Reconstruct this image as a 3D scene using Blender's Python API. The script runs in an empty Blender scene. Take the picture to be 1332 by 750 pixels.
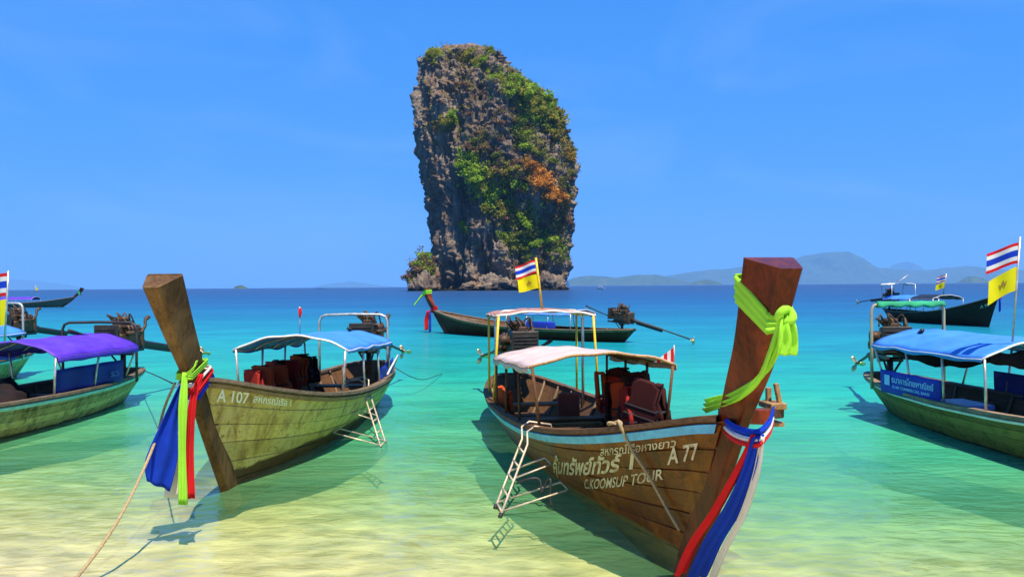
import bpy, bmesh, math, random
import numpy as np
from mathutils import Vector, Matrix
from mathutils.bvhtree import BVHTree

random.seed(7); RNG = np.random.default_rng(7)
scene = bpy.context.scene
COL = scene.collection
R = math.radians

# ------------------------------------------------------------------ camera
FPX, CAMH = 1050.0, 2.1                     # focal length in pixels of the 1332 px wide photograph, eye height
PITCH, ROLL = 3.0 / FPX, 0.0072
_f = Vector((0, math.cos(PITCH), -math.sin(PITCH)))
_r = Vector((math.cos(ROLL), 0, -math.sin(ROLL)))
_u = _r.cross(_f).normalized(); _r = _f.cross(_u).normalized()
cam_d = bpy.data.cameras.new('camera'); cam = bpy.data.objects.new('camera', cam_d); COL.objects.link(cam)
cam_d.sensor_width = 36; cam_d.lens = 36 * FPX / 1332; cam_d.clip_start = 0.05; cam_d.clip_end = 60000
M = Matrix.Identity(4)
for i in range(3):
    M[i][0] = _r[i]; M[i][1] = _u[i]; M[i][2] = -_f[i]
M.translation = (0, 0, CAMH); cam.matrix_world = M
scene.camera = cam

# ------------------------------------------------------------------ sky, sun, exposure
SUN_EL, SUN_AZ = R(67), R(158)              # azimuth from +Y (away from camera) towards +X (right)
world = bpy.data.worlds.new('World'); scene.world = world; world.use_nodes = True
nt = world.node_tree; nt.nodes.clear()
wo = nt.nodes.new('ShaderNodeOutputWorld'); bg = nt.nodes.new('ShaderNodeBackground')
sky = nt.nodes.new('ShaderNodeTexSky'); sky.sky_type = 'NISHITA'; sky.sun_disc = False
sky.sun_elevation = SUN_EL; sky.sun_rotation = SUN_AZ
sky.air_density = 1.0; sky.dust_density = 0.1; sky.ozone_density = 2.0
# clear tropical air: the sky's own colour, graded per channel towards the deep even blue of the photograph
SKYS = 0.15; bg.inputs['Strength'].default_value = SKYS
sp_ = nt.nodes.new('ShaderNodeSeparateColor'); cb_ = nt.nodes.new('ShaderNodeCombineColor'); nt.links.new(sky.outputs[0], sp_.inputs[0])
for k_, (gm, gn) in enumerate(((0.74, 0.101), (0.36, 0.280), (0.33, 0.70))):
    p_ = nt.nodes.new('ShaderNodeMath'); p_.operation = 'POWER'; m_ = nt.nodes.new('ShaderNodeMath'); m_.operation = 'MULTIPLY'
    s_ = nt.nodes.new('ShaderNodeMath'); s_.operation = 'MULTIPLY'; s_.inputs[1].default_value = SKYS
    nt.links.new(sp_.outputs[k_], s_.inputs[0]); nt.links.new(s_.outputs[0], p_.inputs[0]); p_.inputs[1].default_value = gm
    nt.links.new(p_.outputs[0], m_.inputs[0]); m_.inputs[1].default_value = gn / SKYS; nt.links.new(m_.outputs[0], cb_.inputs[k_])
tc_ = nt.nodes.new('ShaderNodeTexCoord'); mp_ = nt.nodes.new('ShaderNodeMapping'); mp_.inputs['Scale'].default_value = (1.5, 1.5, 5.0); nz_ = nt.nodes.new('ShaderNodeTexNoise'); nz_.inputs['Scale'].default_value = 1.8; nz_.inputs['Detail'].default_value = 6; nz_.inputs['Distortion'].default_value = 0.8
rp_ = nt.nodes.new('ShaderNodeValToRGB'); rp_.color_ramp.elements[0].position = 0.48; rp_.color_ramp.elements[0].color = (0, 0, 0, 1); rp_.color_ramp.elements[1].position = 0.8; rp_.color_ramp.elements[1].color = (0.16, 0.16, 0.16, 1)
cl_ = nt.nodes.new('ShaderNodeMix'); cl_.data_type = 'RGBA'; cl_.inputs[7].default_value = (0.46 / SKYS, 0.58 / SKYS, 0.74 / SKYS, 1)
nt.links.new(tc_.outputs['Generated'], mp_.inputs[0]); nt.links.new(mp_.outputs[0], nz_.inputs['Vector']); nt.links.new(nz_.outputs['Fac'], rp_.inputs[0]); nt.links.new(rp_.outputs[0], cl_.inputs[0])
nt.links.new(cb_.outputs[0], cl_.inputs[6]); nt.links.new(cl_.outputs[2], bg.inputs['Color'])
nt.links.new(bg.outputs[0], wo.inputs['Surface'])
sd = bpy.data.lights.new('sun', 'SUN'); sd.energy = 5.0; sd.angle = R(0.53); sd.color = (1.0, 0.89, 0.70)
sun = bpy.data.objects.new('sun', sd); COL.objects.link(sun)
to_sun = Vector((math.cos(SUN_EL) * math.sin(SUN_AZ), math.cos(SUN_EL) * math.cos(SUN_AZ), math.sin(SUN_EL)))
sun.rotation_euler = (-to_sun).to_track_quat('-Z', 'Y').to_euler(); sun.location = (20, 20, 60)
vs = scene.view_settings; vs.view_transform = 'Standard'; vs.look = 'None'; vs.exposure = 0.62; vs.gamma = 1.0
vs.use_curve_mapping = False
scene.cycles.use_denoising = True
scene.cycles.max_bounces = 8; scene.cycles.transparent_max_bounces = 12; scene.cycles.volume_bounces = 1
scene.cycles.caustics_reflective = False; scene.cycles.caustics_refractive = False

# ------------------------------------------------------------------ pixel helpers (a pixel is only a direction)
def ray(px, py):
    return (_f + _r * ((px - 666) / FPX) - _u * ((py - 375) / FPX))
def W(px, py, D):                            # point on that ray, D metres ahead
    d = ray(px, py); return Vector((0, 0, CAMH)) + d * (D / d.y)
def Wz(px, py, z):                           # point on that ray at height z
    d = ray(px, py); return Vector((0, 0, CAMH)) + d * ((z - CAMH) / d.z)
def project(P):                              # numpy (n,3) -> pixels
    q = np.asarray(P, float) - np.array([0, 0, CAMH])
    f = q @ np.array(_f); return 666 + FPX * (q @ np.array(_r)) / f, 375 - FPX * (q @ np.array(_u)) / f

# ------------------------------------------------------------------ numpy noise
_perm = RNG.permutation(256); _perm = np.concatenate([_perm, _perm, _perm])
_grad = RNG.normal(size=(256, 3)); _grad /= np.linalg.norm(_grad, axis=1, keepdims=True)
def pnoise(P):
    P = np.asarray(P, float); i = np.floor(P).astype(int); f = P - i; i &= 255
    w = f * f * f * (f * (f * 6 - 15) + 10); out = 0
    for dx in (0, 1):
        for dy in (0, 1):
            for dz in (0, 1):
                h = _perm[_perm[_perm[i[..., 0] + dx] + i[..., 1] + dy] + i[..., 2] + dz]
                g = _grad[h]; d = f - np.array([dx, dy, dz])
                out = out + (g * d).sum(-1) * np.where(dx, w[..., 0], 1 - w[..., 0]) * np.where(dy, w[..., 1], 1 - w[..., 1]) * np.where(dz, w[..., 2], 1 - w[..., 2])
    return out * 1.6
def fbm(P, o=4, ridged=False):
    P = np.asarray(P, float); s = 0; a = 1.0
    for k in range(o):
        n = pnoise(P * 2 ** k + 17.3 * k); s = s + a * ((1 - 2 * np.abs(n)) if ridged else n); a *= 0.5
    return s

# ------------------------------------------------------------------ materials
MATS = {}
def newmat(name):
    m = bpy.data.materials.new(name); m.use_nodes = True; t = m.node_tree
    b = t.nodes['Principled BSDF']; return m, t, b
def N(t, typ, **kw):
    n = t.nodes.new(typ)
    for k, v in kw.items():
        if k.startswith('i_'):
            key = k[2:]; key = int(key) if key.isdigit() else key.replace('_', ' ')
            n.inputs[key].default_value = v
        else: setattr(n, k, v)
    return n
def ramp(t, fac, stops, interp='LINEAR'):
    n = t.nodes.new('ShaderNodeValToRGB'); e = n.color_ramp.elements; n.color_ramp.interpolation = interp
    while len(e) < len(stops): e.new(0.5)
    for k, (p, c) in enumerate(stops):
        e[k].position = p; e[k].color = (*c, 1) if len(c) == 3 else c
    t.links.new(fac, n.inputs[0]); return n.outputs[0]
def mix(t, fac, a, b, mode='MIX'):
    n = t.nodes.new('ShaderNodeMix'); n.data_type = 'RGBA'; n.blend_type = mode
    for s, v in ((n.inputs[0], fac), (n.inputs[6], a), (n.inputs[7], b)):
        if hasattr(v, 'is_linked'): t.links.new(v, s)
        elif isinstance(v, (int, float)): s.default_value = v
        else: s.default_value = (*v, 1)
    return n.outputs[2]
def math_(t, op, a, b=0.0, clamp=False):
    n = t.nodes.new('ShaderNodeMath'); n.operation = op; n.use_clamp = clamp
    for s, v in ((n.inputs[0], a), (n.inputs[1], b)):
        if hasattr(v, 'is_linked'): t.links.new(v, s)
        else: s.default_value = v
    return n.outputs[0]
def noise(t, vec, scale, detail=4, rough=0.55, dist=0.0, sc=None):
    if sc:
        mp = N(t, 'ShaderNodeMapping'); mp.inputs['Scale'].default_value = sc; t.links.new(vec, mp.inputs[0]); vec = mp.outputs[0]
    n = N(t, 'ShaderNodeTexNoise', i_Scale=scale, i_Detail=detail, i_Roughness=rough, i_Distortion=dist)
    t.links.new(vec, n.inputs['Vector']); return n.outputs['Fac']
def bump(t, b, h, strength=0.3, dist=0.02):
    n = N(t, 'ShaderNodeBump', i_Strength=strength, i_Distance=dist); t.links.new(h, n.inputs['Height'])
    if b is not None: t.links.new(n.outputs[0], b.inputs['Normal'])
    return n.outputs[0]
def objco(t): return N(t, 'ShaderNodeTexCoord').outputs['Object']

def plain(name, c, rough=0.5, metal=0.0, var=0.25, scale=6.0, bmp=0.15, trans=0.0):
    if name in MATS: return MATS[name]
    m, t, b = newmat(name); co = objco(t)
    n = noise(t, co, scale, 5, 0.6)
    c2 = tuple(x * (1 - var) for x in c); c3 = tuple(min(1, x * (1 + var * 0.6)) for x in c)
    t.links.new(ramp(t, n, [(0.3, c2), (0.7, c3)]), b.inputs['Base Color'])
    b.inputs['Roughness'].default_value = rough; b.inputs['Metallic'].default_value = metal
    bump(t, b, noise(t, co, scale * 6, 3), bmp, 0.01)
    MATS[name] = m; return m

def wood(name, dark, light, rough=0.45, coat=0.0, stain=(0.05, 0.03, 0.015), stain_amt=0.5, band=None, bandz=0.15, grain=(1.2, 9, 9), pale=None):
    """weathered planks: grain along local x, blotches and streaks, an optional painted bottom band"""
    if name in MATS: return MATS[name]
    m, t, b = newmat(name); co = objco(t)
    g = noise(t, co, 5, 7, 0.65, 0.8, sc=grain); blot = noise(t, co, 1.7, 6, 0.65, 0.6)
    c = ramp(t, g, [(0.28, dark), (0.52, tuple((x + y) / 2 for x, y in zip(dark, light))), (0.72, light)])
    if pale: c = mix(t, ramp(t, blot, [(0.45, (0, 0, 0)), (0.62, (0.75, 0.75, 0.75))]), c, pale)
    streak = noise(t, co, 2.2, 6, 0.7, 0.4, sc=(3.0, 3.0, 0.55))
    c = mix(t, ramp(t, streak, [(0.49, (0, 0, 0)), (0.66, (stain_amt,) * 3)]), c, stain)
    spots = noise(t, co, 14, 4, 0.6)
    c = mix(t, ramp(t, spots, [(0.60, (0, 0, 0)), (0.70, (stain_amt,) * 3)]), c, tuple(x * 0.8 for x in stain))
    oi = N(t, 'ShaderNodeObjectInfo'); c = mix(t, 0.85, c, ramp(t, oi.outputs['Random'], [(0.0, (0.62, 0.60, 0.58)), (0.5, (0.95, 0.93, 0.9)), (1.0, (1.25, 1.2, 1.15))]), 'MULTIPLY')
    if band:
        sx = N(t, 'ShaderNodeSeparateXYZ'); t.links.new(co, sx.inputs[0])
        zz = math_(t, 'ADD', sx.outputs[2], math_(t, 'MULTIPLY', math_(t, 'SUBTRACT', blot, 0.5), 0.14))
        mr = N(t, 'ShaderNodeMapRange'); mr.inputs['From Min'].default_value = bandz + 0.015; mr.inputs['From Max'].default_value = bandz - 0.015
        t.links.new(zz, mr.inputs[0])
        bc = ramp(t, g, [(0.3, tuple(x * 0.6 for x in band)), (0.7, band)])
        c = mix(t, mr.outputs[0], c, bc)
    t.links.new(c, b.inputs['Base Color'])
    t.links.new(ramp(t, blot, [(0.3, (rough - 0.12,) * 3), (0.7, (rough + 0.18,) * 3)]), b.inputs['Roughness'])
    b.inputs['Specular IOR Level'].default_value = 0.18
    if coat: b.inputs['Coat Weight'].default_value = coat * 0.3; b.inputs['Coat Roughness'].default_value = 0.25
    bump(t, b, math_(t, 'ADD', g, math_(t, 'MULTIPLY', spots, 0.5)), 0.35, 0.012)
    MATS[name] = m; return m

def cloth(name, c, var=0.2, trans=0.25, rough=0.85, dirt=0.0, dirtc=(0.25, 0.2, 0.14)):
    if name in MATS: return MATS[name]
    m, t, b = newmat(name); co = objco(t)
    n = noise(t, co, 3, 5, 0.6)
    cc = ramp(t, n, [(0.3, tuple(x * (1 - var) for x in c)), (0.7, tuple(min(1, x * (1 + var * 0.4)) for x in c))])
    if dirt: cc = mix(t, ramp(t, noise(t, co, 2.1, 7, 0.7), [(0.45, (0, 0, 0)), (0.75, (dirt,) * 3)]), cc, dirtc)
    t.links.new(cc, b.inputs['Base Color']); b.inputs['Roughness'].default_value = rough
    b.inputs['Specular IOR Level'].default_value = 0.25
    nb = bump(t, b, noise(t, co, 60, 3, 0.6), 0.25, 0.004)
    if trans:
        tr = N(t, 'ShaderNodeBsdfTranslucent'); t.links.new(cc, tr.inputs[0])
        ms = N(t, 'ShaderNodeMixShader'); ms.inputs[0].default_value = trans
        t.links.new(b.outputs[0], ms.inputs[1]); t.links.new(tr.outputs[0], ms.inputs[2])
        t.links.new(ms.outputs[0], t.nodes['Material Output'].inputs['Surface'])
    MATS[name] = m; return m

def worn_paint(name, c, under, amt=0.5):
    if name in MATS: return MATS[name]
    m, t, b = newmat(name); co = objco(t)
    n = noise(t, co, 9, 6, 0.7)
    t.links.new(mix(t, ramp(t, n, [(amt - 0.06, (0, 0, 0)), (amt + 0.12, (1, 1, 1))]), c, under), b.inputs['Base Color'])
    b.inputs['Roughness'].default_value = 0.6; MATS[name] = m; return m

# ------------------------------------------------------------------ mesh builder
class MB:
    def __init__(self): self.v = []; self.f = []; self.m = []; self.s = []
    def add(self, verts, faces, mat=0, smooth=False):
        o = len(self.v); self.v.extend([tuple(p) for p in verts])
        for f in faces: self.f.append([o + i for i in f]); self.m.append(mat); self.s.append(smooth)
        return self
    def box(self, c, size, rot=None, mat=0, ch=0.12):
        """chamfered box centred at c"""
        h = [s / 2 for s in size]; k = min(h) * 2 * ch
        vs, ix = [], {}
        for sx in (-1, 1):
            for sy in (-1, 1):
                for sz in (-1, 1):
                    for a in range(3):
                        p = [sx * h[0], sy * h[1], sz * h[2]]
                        for b in range(3):
                            if b != a: p[b] -= math.copysign(k, p[b])
                        ix[(sx, sy, sz, a)] = len(vs); vs.append(Vector(p))
        fs = []
        for a in range(3):
            b, c2 = (a + 1) % 3, (a + 2) % 3
            for s in (-1, 1):
                q = []
                for (p1, p2) in ((-1, -1), (1, -1), (1, 1), (-1, 1)):
                    k3 = [0, 0, 0]; k3[a] = s; k3[b] = p1; k3[c2] = p2; q.append(ix[(*k3, a)])
                fs.append(q if s > 0 else q[::-1])
            for s1 in (-1, 1):
                for s2 in (-1, 1):
                    k1 = [0, 0, 0]; k2 = [0, 0, 0]; k1[b] = s1; k1[c2] = s2; k1[a] = -1; k2[b] = s1; k2[c2] = s2; k2[a] = 1
                    q = [ix[(*k1, b)], ix[(*k2, b)], ix[(*k2, c2)], ix[(*k1, c2)]]
                    fs.append(q if s1 * s2 > 0 else q[::-1])
        for sx in (-1, 1):
            for sy in (-1, 1):
                for sz in (-1, 1):
                    q = [ix[(sx, sy, sz, a)] for a in range(3)]; fs.append(q if sx * sy * sz > 0 else q[::-1])
        if rot is not None: vs = [rot @ p for p in vs]
        c = Vector(c); return self.add([p + c for p in vs], fs, mat)
    def beam(self, a, b, w, h, up=(0, 0, 1), mat=0, ch=0.12):
        a, b = Vector(a), Vector(b); x = (b - a); L = x.length; x.normalize()
        y = Vector(up).cross(x)
        if y.length < 1e-4: y = Vector((0, 1, 0)).cross(x)
        y.normalize(); z = x.cross(y)
        rot = Matrix((x, y, z)).transposed(); return self.box((a + b) / 2, (L, w, h), rot, mat, ch)
    def tube(self, path, r, n=8, mat=0, cap=True, closed=False):
        P = [Vector(p) for p in path]; k = len(P); rr = r if hasattr(r, '__len__') else [r] * k
        vs = []; fs = []; prev = None
        for i in range(k):
            tdir = (P[(i + 1) % k] - P[i - 1]) if closed else (P[min(i + 1, k - 1)] - P[max(i - 1, 0)])
            if tdir.length < 1e-9: tdir = Vector((0, 0, 1))
            tdir.normalize()
            if prev is None:
                a = Vector((0, 0, 1)) if abs(tdir.z) < 0.9 else Vector((1, 0, 0)); a = (a - tdir * a.dot(tdir)).normalized()
            else:
                a = prev - tdir * prev.dot(tdir)
                a = a.normalized() if a.length > 1e-6 else tdir.orthogonal().normalized()
            prev = a; b = tdir.cross(a)
            for j in range(n):
                th = 2 * math.pi * j / n; vs.append(P[i] + (a * math.cos(th) + b * math.sin(th)) * rr[i])
        for i in range(k if closed else k - 1):
            for j in range(n):
                i2 = (i + 1) % k
                fs.append([i * n + j, i * n + (j + 1) % n, i2 * n + (j + 1) % n, i2 * n + j])
        if cap and not closed: fs.append(list(range(n))[::-1]); fs.append([(k - 1) * n + j for j in range(n)])
        return self.add(vs, fs, mat, True)
    def grid(self, G, mat=0, smooth=True, wrap=False, flip=False):
        """G: (a,b,3) array"""
        a, b = G.shape[:2]; vs = G.reshape(-1, 3); fs = []
        for i in range(a - 1):
            for j in range(b if wrap else b - 1):
                j2 = (j + 1) % b; q = [i * b + j, i * b + j2, (i + 1) * b + j2, (i + 1) * b + j]
                fs.append(q[::-1] if flip else q)
        return self.add(vs, fs, mat, smooth)
    def sheet(self, G, th, mat=0):
        """closed thin shell from a grid, thickness th along its normals"""
        G = np.asarray(G, float); du = np.gradient(G, axis=0); dv = np.gradient(G, axis=1)
        n = np.cross(du, dv); n /= np.linalg.norm(n, axis=-1, keepdims=True) + 1e-12
        A = G + n * th / 2; B = G - n * th / 2; a, b = G.shape[:2]
        vs = np.concatenate([A.reshape(-1, 3), B.reshape(-1, 3)]); o = a * b; fs = []
        for i in range(a - 1):
            for j in range(b - 1):
                q = [i * b + j, (i + 1) * b + j, (i + 1) * b + j + 1, i * b + j + 1]; fs.append(q); fs.append([o + x for x in q[::-1]])
        per = [(0, j) for j in range(b)] + [(i, b - 1) for i in range(1, a)] + [(a - 1, j) for j in range(b - 2, -1, -1)] + [(i, 0) for i in range(a - 2, 0, -1)]
        for k in range(len(per)):
            p = per[k][0] * b + per[k][1]; q = per[(k + 1) % len(per)]; q = q[0] * b + q[1]
            fs.append([p, q, o + q, o + p])
        return self.add(vs, fs, mat, True)
    def mesh(self, name, mats):
        me = bpy.data.meshes.new(name); me.from_pydata(self.v, [], self.f)
        for m in mats: me.materials.append(m)
        me.polygons.foreach_set('material_index', self.m); me.polygons.foreach_set('use_smooth', self.s)
        me.update(); return me
    def build(self, name, mats, parent=None):
        if not isinstance(mats, (list, tuple)): mats = [mats]
        return link(name, self.mesh(name, mats), parent)
def link(name, me, parent=None):
    o = bpy.data.objects.new(name, me); COL.objects.link(o)
    if parent is not None: o.parent = parent
    return o
def tag(o, label=None, cat=None, group=None, kind=None):
    if label: o['label'] = label
    if cat: o['category'] = cat
    if group: o['group'] = group
    if kind: o['kind'] = kind
    return o
def empty(name, loc=(0, 0, 0), rz=0.0):
    o = bpy.data.objects.new(name, None); COL.objects.link(o); o.location = loc; o.rotation_euler = (0, 0, rz)
    o.empty_display_size = 0.2; return o
def local(o):                                # boat frame -> world
    return Matrix.Translation(o.location) @ Matrix.Rotation(o.rotation_euler.z, 4, 'Z')
def catmull(P, n=8):
    P = [np.array(p, float) for p in P]; Q = [2 * P[0] - P[1]] + P + [2 * P[-1] - P[-2]]; out = []
    for i in range(1, len(Q) - 2):
        for k in range(n):
            t = k / n; a, b, c, d = Q[i - 1], Q[i], Q[i + 1], Q[i + 2]
            out.append(0.5 * (2 * b + (c - a) * t + (2 * a - 5 * b + 4 * c - d) * t * t + (3 * b - a - 3 * c + d) * t ** 3))
    out.append(P[-1]); return np.array(out)

# ================================================================== SETTING
# depth of the sand below the water, as a function of distance from the slanting shoreline
def shore(x, y): return y + 0.32 * x
_ds = [-30, 0, 4.2, 5.5, 7.5, 10, 15, 25, 45, 100, 400]; _dz = [2.2, 0.55, 0.02, -0.13, -0.33, -0.55, -0.95, -1.6, -2.8, -5.0, -6.0]
def bed_z(x, y): return np.interp(shore(x, y), _ds, _dz)

def make_seabed():
    xs = np.concatenate([np.linspace(-400, -30, 30), np.linspace(-29, 29, 150), np.linspace(30, 400, 30)])
    ys = np.concatenate([np.linspace(-20, 1, 12), np.linspace(1.3, 30, 150), np.linspace(31, 420, 50)])
    X, Y = np.meshgrid(xs, ys); Z = bed_z(X, Y)
    P = np.stack([X * 0.5, Y * 0.9, X * 0], -1)
    Z = Z + 0.035 * fbm(P, 3) * (Y < 60)
    me = MB().grid(np.stack([X, Y, Z], -1))
    m, t, b = newmat('sand'); co = N(t, 'ShaderNodeNewGeometry').outputs['Position']
    n1 = noise(t, co, 0.5, 6, 0.6); n2 = noise(t, co, 2.0, 5, 0.6, 0.8, sc=(0.6, 1.6, 1)); fine = noise(t, co, 90, 3, 0.7)
    c = ramp(t, n1, [(0.3, (0.74, 0.60, 0.36)), (0.7, (0.86, 0.74, 0.50))])
    c = mix(t, ramp(t, n2, [(0.35, (0.16, 0.16, 0.16)), (0.65, (0, 0, 0))]), c, (0.42, 0.31, 0.16))
    c = mix(t, math_(t, 'MULTIPLY', fine, 0.35), c, (0.5, 0.38, 0.22))
    t.links.new(c, b.inputs['Base Color']); b.inputs['Roughness'].default_value = 0.9
    bump(t, b, math_(t, 'ADD', n2, math_(t, 'MULTIPLY', fine, 0.12)), 0.5, 0.05)
    o = me.build('seabed', m); tag(o, kind='structure', label='pale rippled sand under the shallow water'); return o
make_seabed()

def make_sea():
    S = 48000
    mb = MB()
    xs = np.array([-S, -3000, -400, -60, 0, 60, 400, 3000, S], float); ys = np.array([-40, 5, 30, 100, 400, 3000, S], float)
    X, Y = np.meshgrid(xs, ys); mb.grid(np.stack([X, Y, X * 0], -1), smooth=False)
    m, t, b = newmat('sea_water'); t.nodes.remove(b)
    out = t.nodes['Material Output']; co = N(t, 'ShaderNodeNewGeometry').outputs['Position']
    sx = N(t, 'ShaderNodeSeparateXYZ'); t.links.new(co, sx.inputs[0])
    big = noise(t, co, 0.06, 4, 0.55); mid = noise(t, co, 0.35, 4, 0.55, 0.5, sc=(0.5, 1, 1))
    s = math_(t, 'ADD', sx.outputs[1], math_(t, 'MULTIPLY', sx.outputs[0], 0.32))
    s = math_(t, 'MULTIPLY', s, math_(t, 'ADD', 0.62, math_(t, 'ADD', math_(t, 'MULTIPLY', big, 0.5), math_(t, 'MULTIPLY', mid, 0.26))))
    ls = math_(t, 'DIVIDE', math_(t, 'LOGARITHM', math_(t, 'MAXIMUM', s, 1.0), 10.0), 3.0)
    q = lambda v: math.log10(v) / 3
    body = ramp(t, ls, [(q(5), (0.40, 0.62, 0.22)), (q(8), (0.26, 0.66, 0.26)), (q(12), (0.10, 0.62, 0.34)), (q(18), (0.022, 0.52, 0.37)), (q(30), (0.010, 0.34, 0.38)),
                        (q(60), (0.004, 0.155, 0.32)), (q(150), (0.002, 0.07, 0.23)), (q(900), (0.002, 0.045, 0.17))])
    clear = ramp(t, ls, [(q(4), (0.97,) * 3), (q(6.0), (0.86,) * 3), (q(8.5), (0.62,) * 3), (q(13), (0.30,) * 3), (q(24), (0.10,) * 3), (q(45), (0,) * 3)])
    tint = ramp(t, ls, [(q(4), (1, 1, 0.92)), (q(7), (0.90, 1.0, 0.78)), (q(12), (0.55, 0.97, 0.72)), (q(25), (0.2, 0.9, 0.75))])
    # cell pattern in the tint stands in for light focused by ripples
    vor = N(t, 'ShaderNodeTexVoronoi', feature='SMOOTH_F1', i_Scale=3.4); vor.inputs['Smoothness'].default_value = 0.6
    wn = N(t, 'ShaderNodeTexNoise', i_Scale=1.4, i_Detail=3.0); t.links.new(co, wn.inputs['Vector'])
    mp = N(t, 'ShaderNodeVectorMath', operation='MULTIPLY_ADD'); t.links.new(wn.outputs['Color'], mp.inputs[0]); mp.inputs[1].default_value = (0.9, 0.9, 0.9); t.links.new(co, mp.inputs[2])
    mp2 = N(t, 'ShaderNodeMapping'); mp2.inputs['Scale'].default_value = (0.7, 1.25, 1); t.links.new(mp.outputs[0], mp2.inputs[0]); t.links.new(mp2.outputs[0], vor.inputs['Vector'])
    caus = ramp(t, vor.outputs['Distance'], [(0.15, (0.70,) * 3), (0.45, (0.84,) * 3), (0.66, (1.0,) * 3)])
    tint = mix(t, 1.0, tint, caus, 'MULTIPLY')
    # waves
    w1 = noise(t, co, 1.0, 3, 0.55, 0.4, sc=(0.8, 1.7, 1)); w2 = noise(t, co, 4.5, 3, 0.55, 0.6, sc=(0.9, 1.5, 1)); w3 = noise(t, co, 0.22, 3, 0.5, 0.3, sc=(0.6, 1.8, 1))
    h = math_(t, 'ADD', math_(t, 'ADD', math_(t, 'MULTIPLY', w1, 0.15), math_(t, 'MULTIPLY', w2, 0.055)), math_(t, 'MULTIPLY', w3, 0.25))
    wind = ramp(t, noise(t, co, 0.05, 3, 0.6, 0.3, sc=(0.35, 1.6, 1)), [(0.35, (0.45,) * 3), (0.65, (1.0,) * 3)])
    bn = N(t, 'ShaderNodeBump', i_Distance=1.0); t.links.new(h, bn.inputs['Height']); t.links.new(wind, bn.inputs['Strength'])
    bw = N(t, 'ShaderNodeBump', i_Distance=0.6, i_Strength=0.45); t.links.new(h, bw.inputs['Height'])
    # shade of wave faces and dark cat's-paws of wind painted into the water colour
    wave_shade = ramp(t, ls, [(q(6), (0.10, 0.42, 0.16)), (q(14), (0.02, 0.36, 0.24)), (q(30), (0.004, 0.20, 0.27)), (q(90), (0.002, 0.07, 0.20)), (q(500), (0.001, 0.03, 0.12))])
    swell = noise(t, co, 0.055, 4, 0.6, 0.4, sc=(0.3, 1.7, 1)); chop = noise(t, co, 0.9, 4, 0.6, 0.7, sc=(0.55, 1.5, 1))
    body = mix(t, ramp(t, w3, [(0.38, (0.45,) * 3), (0.60, (0,) * 3)]), body, wave_shade)
    body = mix(t, ramp(t, swell, [(0.42, (0.55,) * 3), (0.60, (0,) * 3)]), body, wave_shade)
    body = mix(t, ramp(t, chop, [(0.36, (0.55,) * 3), (0.55, (0,) * 3)]), body, wave_shade)
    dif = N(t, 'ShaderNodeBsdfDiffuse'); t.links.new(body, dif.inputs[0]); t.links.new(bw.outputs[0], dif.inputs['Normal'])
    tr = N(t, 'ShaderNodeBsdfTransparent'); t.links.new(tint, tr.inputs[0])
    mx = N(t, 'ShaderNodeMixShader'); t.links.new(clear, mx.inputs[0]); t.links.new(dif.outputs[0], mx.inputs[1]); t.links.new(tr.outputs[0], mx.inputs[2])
    gl = N(t, 'ShaderNodeBsdfGlossy'); t.links.new(ramp(t, ls, [(q(6), (0.06,) * 3), (q(30), (0.13,) * 3), (q(90), (0.22,) * 3), (q(400), (0.27,) * 3)]), gl.inputs['Roughness']); t.links.new(bn.outputs[0], gl.inputs['Normal'])
    fr = N(t, 'ShaderNodeFresnel', i_IOR=1.33); t.links.new(bn.outputs[0], fr.inputs['Normal'])
    fac = math_(t, 'MINIMUM', math_(t, 'MULTIPLY', fr.outputs[0], 0.9), 0.34)
    ms = N(t, 'ShaderNodeMixShader'); t.links.new(fac, ms.inputs[0]); t.links.new(mx.outputs[0], ms.inputs[1]); t.links.new(gl.outputs[0], ms.inputs[2])
    t.links.new(ms.outputs[0], out.inputs['Surface'])
    o = mb.build('sea', m); tag(o, kind='structure', label='clear turquoise sea shading to deep blue'); return o
make_sea()

# ------------------------------------------------------------------ distant hills
def hill_mat():
    m, t, b = newmat('forest_hills'); co = N(t, 'ShaderNodeNewGeometry').outputs['Position']
    n = noise(t, co, 0.012, 6, 0.65)
    t.links.new(ramp(t, n, [(0.35, (0.02, 0.045, 0.02)), (0.6, (0.05, 0.085, 0.03)), (0.75, (0.14, 0.12, 0.08))]), b.inputs['Base Color'])
    b.inputs['Roughness'].default_value = 0.95; return m
HM = hill_mat()
def ridge(name, D, prof, label, depth):
    """prof: (px, py) of the skyline; the ridge stands on the sea D metres away"""
    px = np.linspace(prof[0][0], prof[-1][0], 160); py = np.interp(px, *zip(*prof))
    T = [W(a, c, D) for a, c in zip(px, py)]
    X = np.array([p.x for p in T]); H = np.maximum(np.array([p.z for p in T]), 1)
    k = np.linspace(-1, 1, 25); G = np.zeros((160, 25, 3))
    for j, q in enumerate(k):
        prof_k = np.exp(-(q * 1.9) ** 2) - np.exp(-1.9 ** 2)
        nz = 1 + 0.35 * fbm(np.stack([X / 350, X * 0 + q * 3, X * 0 + 2.2], -1), 4) * abs(q) ** 0.5
        G[:, j, 0] = X; G[:, j, 1] = D + q * depth + 0.25 * depth * fbm(np.stack([X / 700, X * 0 + q, X * 0 + 5], -1), 2)
        G[:, j, 2] = H * prof_k * nz * 1.03 - 1.5
    o = MB().grid(G).build(name, HM); tag(o, label, kind='structure'); return o
ridge('hills', 9500, [(738, 364), (748, 361), (765, 358.5), (790, 359.5), (800, 361), (825, 357.5), (855, 357), (880, 362), (895, 366)], 'low dark headland beside the rock stack', 500)
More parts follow.
